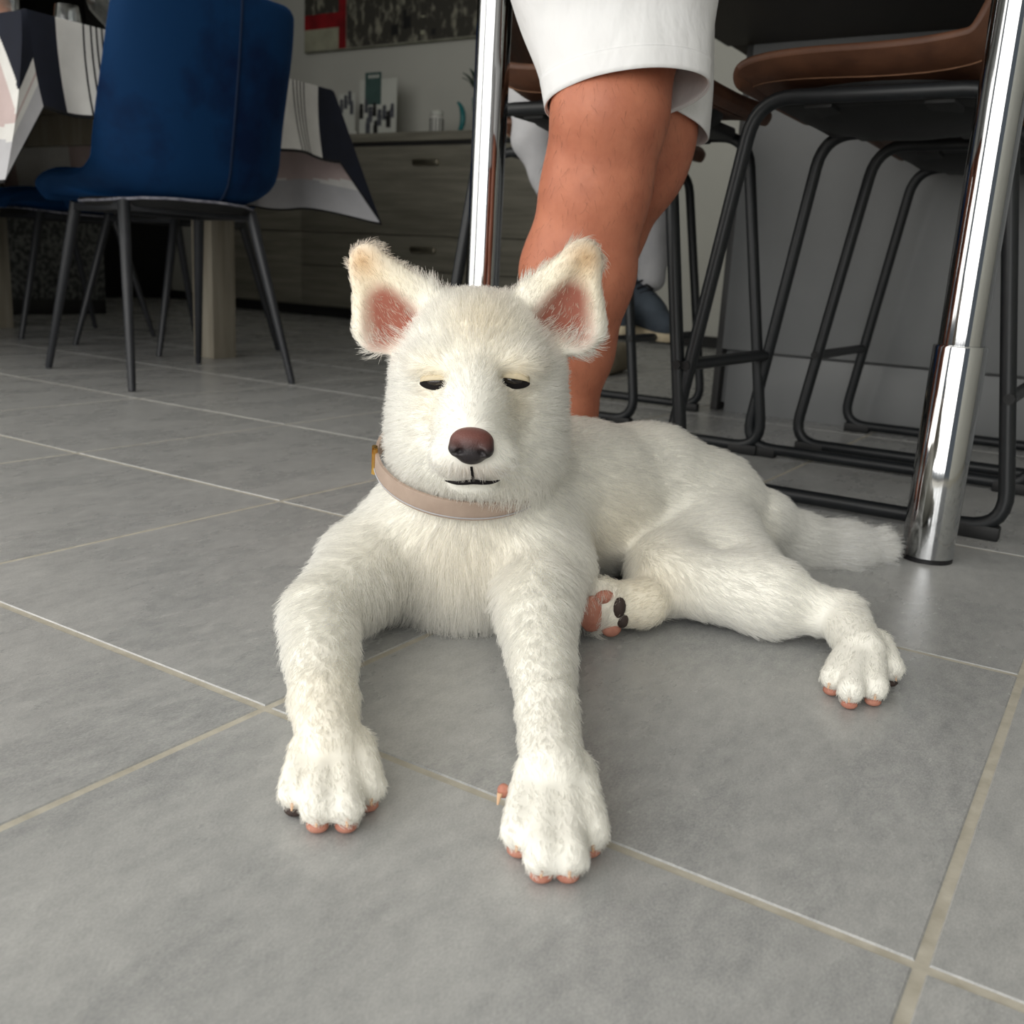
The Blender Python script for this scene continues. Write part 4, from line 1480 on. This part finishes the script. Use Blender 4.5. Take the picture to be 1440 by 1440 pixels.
def near(P, c, s):
    return np.exp(-(((P - np.array(c)) / np.array(s)) ** 2).sum(1))


def ear_inner(P):
    """0..1 weight of the bare pink inside of an ear"""
    w = np.zeros(len(P))
    for base, tip, nrm, lobe, inner, _m in EARS:
        b, t = np.array(base), np.array(tip)
        n_ = np.array(nrm) / np.linalg.norm(nrm)
        ax = t - b
        ln = np.linalg.norm(ax)
        ax = ax / ln
        q = P - b
        u = q @ ax / ln
        d = np.linalg.norm(q - (q @ ax)[:, None] * ax - (q @ n_)[:, None] * n_, axis=1)
        r = 0.0400 + (0.0105 - 0.0400) * np.clip(u, 0, 1)
        ins = np.clip(1.25 - (d / (r * 0.80)) ** 2, 0, 1) * np.clip((u + 0.30) * 4, 0, 1) * np.clip((0.86 - u) * 3, 0, 1)
        ins *= (q @ n_ > -0.03) & (q @ n_ < 0.03)
        w = np.maximum(w, ins)
    return w


def coat(P):
    """coat colour: white, cream on brow, ears, inside of the hind leg; tail lightened to stand in for light"""
    white = np.array([0.905, 0.895, 0.845])
    cream = np.array([0.84, 0.73, 0.53])
    tan = np.array([0.62, 0.38, 0.17])
    c = np.tile(white, (len(P), 1))

    def mixin(c, k, w):
        return c * (1 - w[:, None]) + np.array(k) * w[:, None]
    c = mixin(c, cream, 0.55 * near(P, (-0.0315, 0.8000, 0.2741), (0.032, 0.05, 0.030)))
    c = mixin(c, cream, 0.55 * near(P, (-0.0660, 0.7800, 0.2368), (0.02, 0.03, 0.010)))
    c = mixin(c, cream, 0.55 * near(P, (-0.0053, 0.7800, 0.2413), (0.02, 0.03, 0.010)))
    c = mixin(c, cream, 0.45 * near(P, (-0.0678, 0.7800, 0.2082), (0.012, 0.04, 0.022)))
    c = mixin(c, cream, 0.45 * near(P, (-0.0038, 0.7800, 0.2146), (0.014, 0.04, 0.022)))
    c = mixin(c, cream, 0.30 * near(P, (-0.0412, 0.8100, 0.0752), (0.06, 0.06, 0.05)))
    c = mixin(c, cream, 0.50 * near(P, (0.1233, 0.8322, 0.0300), (0.04, 0.05, 0.05)))
    c = mixin(c, cream, 0.30 * near(P, (0.0991, 0.9300, 0.0773), (0.05, 0.08, 0.05)))
    c = mixin(c, cream, 0.25 * near(P, (-0.1101, 0.5543, 0.0500), (0.05, 0.06, 0.05)))
    for base, tip, nrm, lobe, inner, _m in EARS:
        c = mixin(c, cream, 0.75 * near(P, (np.array(base) + np.array(tip)) / 2, (0.036, 0.03, 0.04)))
        c = mixin(c, tan, 0.75 * near(P, tip, (0.017, 0.02, 0.016)))
    c = mixin(c, (0.975, 0.97, 0.94), 1.0 * near(P, TAIL[2], (0.09, 0.06, 0.05)))  # tail painted brighter, making up in colour for light its fur loses
    c = mixin(c, (0.50, 0.42, 0.36), 0.75 * near(P, (-0.0306, 0.7150, 0.1707), (0.024, 0.03, 0.0075)))
    return c


tint = coat(V) * np.array([1.0, 0.99, 0.96])
ei = ear_inner(V)
tint = tint * (1 - ei[:, None]) + np.array([0.34, 0.125, 0.09]) * ei[:, None]
body = np_mesh('body', V, F, 'dog_skin', dog, tint)

# ---- nose
nx, ny, nz = (-0.0322, 0.6980, 0.1915)
Nz = SDF((nx - 0.024, ny - 0.024, nz - 0.022), (nx + 0.024, ny + 0.020, nz + 0.022), 0.0009)
Nz.ell((nx, ny + 0.002, nz + 0.0025), (0.0162, 0.0125, 0.0112), 0.004)
Nz.ell((nx, ny - 0.001, nz - 0.005), (0.0115, 0.0095, 0.0085), 0.004)
for s in (-1, 1):
    Nz.ell((nx + s * 0.0105, ny - 0.004, nz - 0.0015), (0.0062, 0.0080, 0.0062), 0.003)
for s in (-1, 1):
    Nz.ell((nx + s * 0.0080, ny - 0.0125, nz - 0.0030), (0.0034, 0.0050, 0.0026), 0.0015, cut=True, ry=s * 0.5)
    Nz.cone((nx + s * 0.0095, ny - 0.0115, nz - 0.0042), 0.0011, (nx + s * 0.0155, ny - 0.006, nz - 0.0050), 0.0009, 0.0012, cut=True)
Nz.cone((nx, ny - 0.0125, nz - 0.002), 0.0007, (nx, ny - 0.010, nz - 0.014), 0.0009, 0.0014, cut=True)
v, f = Nz.mesh()
t = np.clip((v[:, 2] - nz + 0.002) / 0.010, 0, 1)[:, None]
ntint = np.array([0.020, 0.016, 0.018]) * (1 - t) + np.array([0.15, 0.055, 0.045]) * t
np_mesh('nose', v, f, 'dog_nose', dog, ntint)


def on_front(px):
    p, n = B.front(px[0], px[2], 0.60)
    return p, n


# ---- mouth line
mp = [on_front(q) for q in ((-0.0507, 0.7300, 0.1626), (-0.0436, 0.7220, 0.1625), (-0.0368, 0.7170, 0.1634), (-0.0304, 0.7160, 0.1645), (-0.0239, 0.7170, 0.1641), (-0.0177, 0.7220, 0.1640), (-0.0115, 0.7300, 0.1654))]
pts = spline([p + n * 0.0022 for p, n in mp], 25) + np.array([0, -0.0006, 0])
pts_mouth = spline([p for p, n in mp], 60)
mo = tube('mouth', [Vector(p) for p in pts], [float(0.0004 + 0.0015 * math.sin(math.pi * i / 24) ** 0.7) for i in range(25)], 'lip', dog, 8)
mp = [on_front(q) for q in ((-0.0317, 0.7120, 0.1756), (-0.0311, 0.7140, 0.1709), (-0.0304, 0.7160, 0.1661))]
tube('philtrum', [Vector(p + n * 0.0008) for p, n in mp], 0.0011, 'lip', mo, 6)

# ---- eyes: dark almond rim, glossy eyeball, upper lid
EYES = []
for q, tilt in (((-0.0659, 0.7700, 0.2277), 0.10), ((-0.0052, 0.7700, 0.2322), -0.10)):
    p, n = on_front(q)
    n = np.array([n[0] * 0.6, -1.0, 0.10])
    n /= np.linalg.norm(n)
    EYES.append((p, n))
    zx = Vector(n).to_track_quat('Z', 'Y').to_matrix().to_4x4()
    M = Matrix.Translation(Vector(p + n * 0.0014)) @ zx @ Matrix.Rotation(tilt, 4, 'Z') @ Matrix.Scale(1.22, 4)
    bm = bmesh.new()
    k = 28
    outer, inner, back = [], [], []
    for i in range(k):
        a = 2 * math.pi * i / k
        ca, sa = math.cos(a), math.sin(a)
        w = abs(sa) ** 1.25 * math.copysign(1, sa)
        outer.append(bm.verts.new((0.0114 * ca, 0.0048 * w - 0.0010, 0.0004)))
        inner.append(bm.verts.new((0.0083 * ca, 0.0034 * w - 0.0006, 0.0012)))
        back.append(bm.verts.new((0.0100 * ca, 0.0045 * w, -0.004)))
    for i in range(k):
        j = (i + 1) % k
        bm.faces.new((outer[i], outer[j], inner[j], inner[i]))
        bm.faces.new((outer[j], outer[i], back[i], back[j]))
    bm.faces.new(inner)
    bmesh.ops.transform(bm, matrix=M, verts=bm.verts[:])
    rim = obj('eye_rim', bm, 'lip', dog)
    bm = bmesh.new()
    bmesh.ops.create_uvsphere(bm, u_segments=20, v_segments=12, radius=1)
    bmesh.ops.transform(bm, matrix=M @ Matrix.Diagonal((0.0070, 0.0030, 0.0026, 1)), verts=bm.verts[:])
    obj('eyeball', bm, 'eye', rim)
    bm = bmesh.new()                            # drooping upper lid
    k = 16
    up_, lo_ = [], []
    for i in range(k + 1):
        a = math.pi * i / k
        x_ = 0.0102 * math.cos(a)
        up_.append(bm.verts.new((x_, 0.0058 * math.sin(a) ** 0.9 + 0.0010, -0.001)))
        lo_.append(bm.verts.new((x_ * 0.96, 0.0008 * math.sin(a) ** 0.8 - 0.0002, 0.0034 * math.sin(a) + 0.0006)))
    for i in range(k):
        bm.faces.new((up_[i], up_[i + 1], lo_[i + 1], lo_[i]))
    bmesh.ops.transform(bm, matrix=M, verts=bm.verts[:])
    sgn = 1 if p[0] < -0.03 else -1
    tq = np.array(p) + np.array([sgn * 0.0098, -0.0004, -0.0050])
    blob('tear_duct', tq, (0.0042, 0.0022, 0.0022), 'lip', rim, ry=sgn * 0.55, seg=10)
    ld = obj('eyelid', bm, 'lid', rim)
    ld.modifiers.new('thick', 'SOLIDIFY').thickness = 0.0012

# ---- pads and claws
for paw, dark in ((PAW_A, (0,)), (PAW_B, ()), (PAW_C, (3,))):
    cx = np.mean([b[0] for a, b in paw])
    for i, (a, b) in enumerate(paw):
        a, b = np.array(a), np.array(b)
        d = (b - a) * np.array([1, 1, 0])
        d /= np.linalg.norm(d)
        yaw = math.atan2(d[1], d[0])
        tp = b + d * 0.0018
        blob('toe_pad', (tp[0], tp[1], 0.0046), (0.0056, 0.0066, 0.0040), 'dog_pad_dark' if i in dark else 'dog_pad', dog, rz=yaw)
        c0 = b + d * 0.0052 + np.array([0, 0, -0.001])
        tube('claw', [c0, c0 + d * 0.004 + np.array([0, 0, -0.0012]), c0 + d * 0.0068 + np.array([0, 0, -0.0050])], [0.0019, 0.0015, 0.0005], 'claw', dog, 8)
# dew claw on the inside of a front paw
p = np.array((0.0041, 0.5149, 0.0200))
blob('dew_pad', p, (0.0038, 0.0035, 0.0045), 'dog_pad', dog)
tube('dew_claw', [p + np.array([-0.002, -0.003, 0.0]), p + np.array([-0.003, -0.006, -0.006])], [0.0018, 0.0005], 'claw', dog, 8)
# sole of the tucked hind foot
pc = (0.0901, 0.8125, 0.0310)
fd = np.array([-0.55, -0.83, 0.0])


def sole_pad(px, r, m, extra=0.0):
    q = np.array(px)
    y = B.front(q[0], q[2], 0.790)[0][1]
    blob('pad', (q[0], y + 0.001 + extra, q[2]), r, m, dog, rz=0.35)


SOLE = [((0.0766, 0.8320, 0.0266), (0.0135, 0.006, 0.0175), 'dog_pad'), ((0.0857, 0.8320, 0.0421), (0.0095, 0.005, 0.0065), 'dog_pad'),
        ((0.0993, 0.8320, 0.0334), (0.0062, 0.005, 0.0098), 'dog_pad_dark'), ((0.0946, 0.8320, 0.0113), (0.0095, 0.005, 0.0070), 'dog_pad'),
        ((0.1035, 0.8320, 0.0207), (0.0055, 0.005, 0.0070), 'dog_pad_dark')]
for q, r, m in SOLE:
    sole_pad(q, r, m)

# ---- fur
area_ = np.linalg.norm(np.cross(V[F[:, 1]] - V[F[:, 0]], V[F[:, 3]] - V[F[:, 0]]), axis=1)
cen = V[F].mean(1)
dens = np.ones(len(F))
hd = np.exp(-(np.linalg.norm(cen - HEADC, axis=1) / 0.10) ** 4)
dens += 1.0 * hd
dens *= np.where(cen[:, 2] < 0.006, 0.12, 1.0)
dens *= np.where(cen[:, 0] > 0.30, np.where(cen[:, 1] > 1.06, 3.5, 1.0), 1.0)
back_side = np.clip((cen[:, 1] - 1.10) * 8, 0, 0.6)
dens *= (1 - back_side)
pr = area_ * dens
NH = 200000
fi = rng.choice(len(F), NH, p=pr / pr.sum())
uv = rng.random((NH, 2))
q = V[F[fi]]
roots = (q[:, 0] * ((1 - uv[:, 0]) * (1 - uv[:, 1]))[:, None] + q[:, 1] * (uv[:, 0] * (1 - uv[:, 1]))[:, None]
         + q[:, 2] * (uv[:, 0] * uv[:, 1])[:, None] + q[:, 3] * ((1 - uv[:, 0]) * uv[:, 1])[:, None])
nrm = B.grad(roots)
# flow anchors: (position, direction, length, lift, reach)
ANC = []


def anc(p, d, ln, lift=0.3, s=0.05):
    ANC.append((np.array(p, float), np.array(d, float) / np.linalg.norm(d), ln, lift, s))


bodydir = np.array([0.78, 0.55, -0.10])
for p in (T0, T1, T2): anc(p, bodydir + np.array([0, 0, -0.25]), 0.017, 0.22, 0.08)
anc(T3, (0.8, 0.1, -0.6), 0.017, 0.22, 0.07)
anc(T4, (0.9, -0.1, -0.5), 0.018, 0.25, 0.05)
anc((-0.0391, 0.8200, 0.0854), (0.0, -0.15, -1), 0.024, 0.32, 0.06)
anc((-0.0397, 0.8200, 0.0260), (0.0, -0.3, -0.9), 0.026, 0.40, 0.05)
anc((-0.1030, 0.8500, 0.1132), (-0.3, 0.0, -1), 0.021, 0.30, 0.05)
anc((0.0312, 0.8500, 0.1209), (0.3, 0.2, -1), 0.021, 0.30, 0.05)
anc((-0.1117, 0.8300, 0.0586), (-0.7, -0.2, -0.7), 0.019, 0.28, 0.05)
anc((0.0346, 0.8300, 0.0605), (0.1, -0.5, -0.8), 0.019, 0.28, 0.05)
anc((-0.1479, 0.7008, 0.0500), (-0.3, -0.6, -0.7), 0.017, 0.30, 0.04)
anc((-0.1169, 0.5887, 0.0360), (0.05, -1, -0.25), 0.011, 0.24, 0.04)
anc((0.0256, 0.7181, 0.0480), (0.05, -0.8, -0.5), 0.016, 0.28, 0.04)
anc((0.0305, 0.5788, 0.0370), (0.0, -1, -0.2), 0.011, 0.24, 0.04)
for paw in (PAW_A, PAW_B, PAW_C):
    for a, b in paw:
        d = np.array(b) - np.array(a)
        anc(np.array(a), d, 0.0085, 0.20, 0.022)
        anc(np.array(b), d, 0.0075, 0.20, 0.020)
anc((0.2016, 0.9850, 0.0299), (0.75, -0.25, -0.5), 0.017, 0.22, 0.05)
anc((0.1494, 0.8912, 0.0460), (0.6, -0.2, -0.6), 0.017, 0.25, 0.04)
anc((0.2409, 0.8451, 0.0420), (0.85, -0.4, -0.3), 0.014, 0.22, 0.04)
anc((0.2972, 0.8252, 0.0360), (0.5, -0.8, -0.2), 0.011, 0.22, 0.03)
anc((0.1233, 0.8322, 0.0300), (-0.8, -0.4, -0.1), 0.009, 0.22, 0.03)
td = np.array(TAIL[3]) - np.array(TAIL[1])
anc(TAIL[0], (0.8, 0.1, -0.3), 0.024, 0.35, 0.03)
anc(TAIL[1], td, 0.028, 0.42, 0.03)
anc(TAIL[2], td, 0.034, 0.48, 0.03)
anc(TAIL[3], td, 0.038, 0.45, 0.03)
W_ = np.zeros(NH)
flow = np.zeros((NH, 3))
leng = np.zeros(NH)
lift = np.zeros(NH)
for p, d, ln, lf, s in ANC:
    w = np.exp(-(np.linalg.norm(roots - p, axis=1) / s) ** 2) + 1e-12
    W_ += w
    flow += w[:, None] * d
    leng += w * ln
    lift += w * lf
flow /= W_[:, None]
leng /= W_
lift /= W_
# head: hair runs back from the nose, longer on the cheeks
hc = np.array((-0.0365, 0.8450, 0.2074))
dh = np.linalg.norm((roots - hc) / np.array([0.105, 0.150, 0.125]), axis=1)
wh = np.clip((1.12 - dh) * 5, 0, 1)
rad_ = roots - (NOSE + np.array([0, 0.01, 0.006]))
rad_[:, 1] += 0.02
rad_ /= np.linalg.norm(rad_, axis=1, keepdims=True)
dn = np.linalg.norm(roots - NOSE, axis=1)
lh = np.interp(dn, [0, 0.02, 0.05, 0.09, 0.13, 0.2], [0.0034, 0.0050, 0.0088, 0.0130, 0.0165, 0.018])
cheek = near(roots, (-0.1028, 0.8400, 0.1542), (0.03, 0.06, 0.04)) + near(roots, (0.0377, 0.8400, 0.1621), (0.03, 0.06, 0.04)) + 0.8 * near(roots, (-0.0317, 0.8000, 0.1240), (0.07, 0.05, 0.018))
lh = lh + 0.009 * np.clip(cheek, 0, 1)
lh = lh * (1 - 0.45 * np.clip(1.2 * near(roots, (-0.0310, 0.7400, 0.1509), (0.030, 0.030, 0.014)), 0, 1))
lh = lh * (1 - 0.40 * near(roots, (-0.0307, 0.7200, 0.1675), (0.028, 0.03, 0.010)))
flow = flow * (1 - wh[:, None]) + (rad_ + np.array([0, 0, -0.15])) * wh[:, None]
leng = leng * (1 - wh) + lh * wh
lift = lift * (1 - wh) + 0.26 * wh
# ruff under the jaw falls over the collar
wf = np.clip(near(roots, (-0.0184, 0.7900, 0.1308), (0.075, 0.05, 0.014)) * 1.2, 0, 1)
flow = flow * (1 - wf[:, None]) + np.array([0.1, -0.05, -1.0]) * wf[:, None]
lift = lift * (1 - wf) + 0.42 * wf
leng = leng * (1 - wf) + np.maximum(leng, 0.0135) * wf
# ears: hair runs to the tip
for base, tip, n3, lobe, inner, _m in EARS:
    b, t = np.array(base), np.array(tip)
    ax = t - b
    u = np.clip((roots - b) @ ax / (ax @ ax), -0.3, 1.2)
    d = np.linalg.norm(roots - b - u[:, None] * ax, axis=1)
    we = np.clip((0.054 - 0.034 * u - d) * 120, 0, 1) * np.clip((u + 0.10) * 5, 0, 1)
    flow = flow * (1 - we[:, None]) + (ax / np.linalg.norm(ax)) * we[:, None]
    leng = leng * (1 - we) + 0.0068 * we
    lift = lift * (1 - we) + 0.30 * we
ei = ear_inner(roots)
keep = rng.random(NH) > ei * 0.80
for p, n in EYES:
    e = (roots - p) / np.array([0.0135, 0.03, 0.0068])
    keep &= (e ** 2).sum(1) > 1
mouth_pts = np.array(pts_mouth)
for mp_ in mouth_pts:
    keep &= ~((np.abs(roots[:, 0] - mp_[0]) < 0.0016) & (roots[:, 2] - mp_[2] < 0.0062) & (roots[:, 2] - mp_[2] > -0.0020) & (roots[:, 1] < 0.775))
e = (roots - np.array([nx, ny, nz])) / np.array([0.0165, 0.03, 0.0135])
keep &= (e ** 2).sum(1) > 1
for pq, r, m in SOLE:
    e = (roots - np.array(pq)) / np.array([r[0] * 1.05, 0.03, r[2] * 1.05])
    keep &= ~(((e ** 2).sum(1) < 1) & (nrm[:, 1] < 0))
sel = np.where(keep)[0]
tint = coat(roots[sel]) * rng.choice([0.82, 0.93, 1.0, 1.04, 1.08], (len(sel), 1))
make_fur('fur', roots[sel], nrm[sel], flow[sel], leng[sel] * rng.uniform(0.7, 1.15, len(sel)), lift[sel], np.where((roots[sel][:, 0] > 0.30) & (roots[sel][:, 1] > 1.05), 0.00032, 0.00026), 'dog_fur', dog, np.clip(tint, 0, 0.985), npt=5, jit=0.22, curl=0.06, clump=0.45)

# whiskers
wr = []
wd = []
for s in (-1, 1):
    for k in range(7):
        q = np.array((-0.0330, 0.7380, 0.1727)) + np.array([s * (0.014 + 0.0027 * k), 0, 0.003 - 0.0027 * (k % 4)])
        p, n = on_front(q)
        wr.append(p)
        wd.append((s * 0.9, 0.25, 0.15 - 0.08 * (k % 4)))
wr = np.array(wr)
make_fur('whiskers', wr, B.grad(wr), np.array(wd), np.full(len(wr), 0.038), 0.5, 0.00011, 'dog_fur', dog, np.full((len(wr), 3), 0.85), npt=6, jit=0.15)

# ------------------------------------------------------------------ collar
cl = empty('dog_collar', (0, 0, 0), YAW)
tag(cl, 'taupe leather dog collar with a gold clasp around the white dog neck', 'collar')
cc = np.array((-0.046, 0.868, 0.1465))
nn = 96
up = np.array([0.06, -0.32, 0.94])
up /= np.linalg.norm(up)
ex = np.array([1.0, 0, 0.12])
ex -= up * (ex @ up)
ex /= np.linalg.norm(ex)
ey = np.cross(up, ex)


def collar_pt(a, out=0.0, v=0.0):
    return cc + ex * (0.0775 + out) * math.cos(a) + ey * (0.0810 + out) * math.sin(a) + up * v


bm = bmesh.new()
rows = []
prof = [(0.0, -0.009), (0.0028, -0.009), (0.0032, -0.0072), (0.0032, 0.0072), (0.0028, 0.009), (0.0, 0.009)]
for k in range(nn):
    a = 2 * math.pi * k / nn
    rows.append([bm.verts.new(collar_pt(a, o_, v_)) for o_, v_ in prof])
for k in range(nn):
    a, b = rows[k], rows[(k + 1) % nn]
    for i in range(len(prof)):
        j = (i + 1) % len(prof)
        bm.faces.new((a[i], a[j], b[j], b[i]))
st_ = obj('strap', bm, 'collar', cl)
tube('edge_stitch', [collar_pt(2 * math.pi * k / nn, 0.0036, -0.0065) for k in range(nn)], 0.0006, 'cloth_grey', st_, 5, True)
a0 = math.radians(188)
bm = bmesh.new()
lo = [collar_pt(a0 + da, o_, v_) for da in (-0.05, 0.05) for o_ in (0.001, 0.006) for v_ in (-0.0135, 0.0135)]
vv = [bm.verts.new(p) for p in lo]
bmesh.ops.convex_hull(bm, input=vv)
bmesh.ops.bevel(bm, geom=bm.edges[:], offset=0.0008, segments=2, affect='EDGES')
obj('clasp', bm, 'gold', cl)
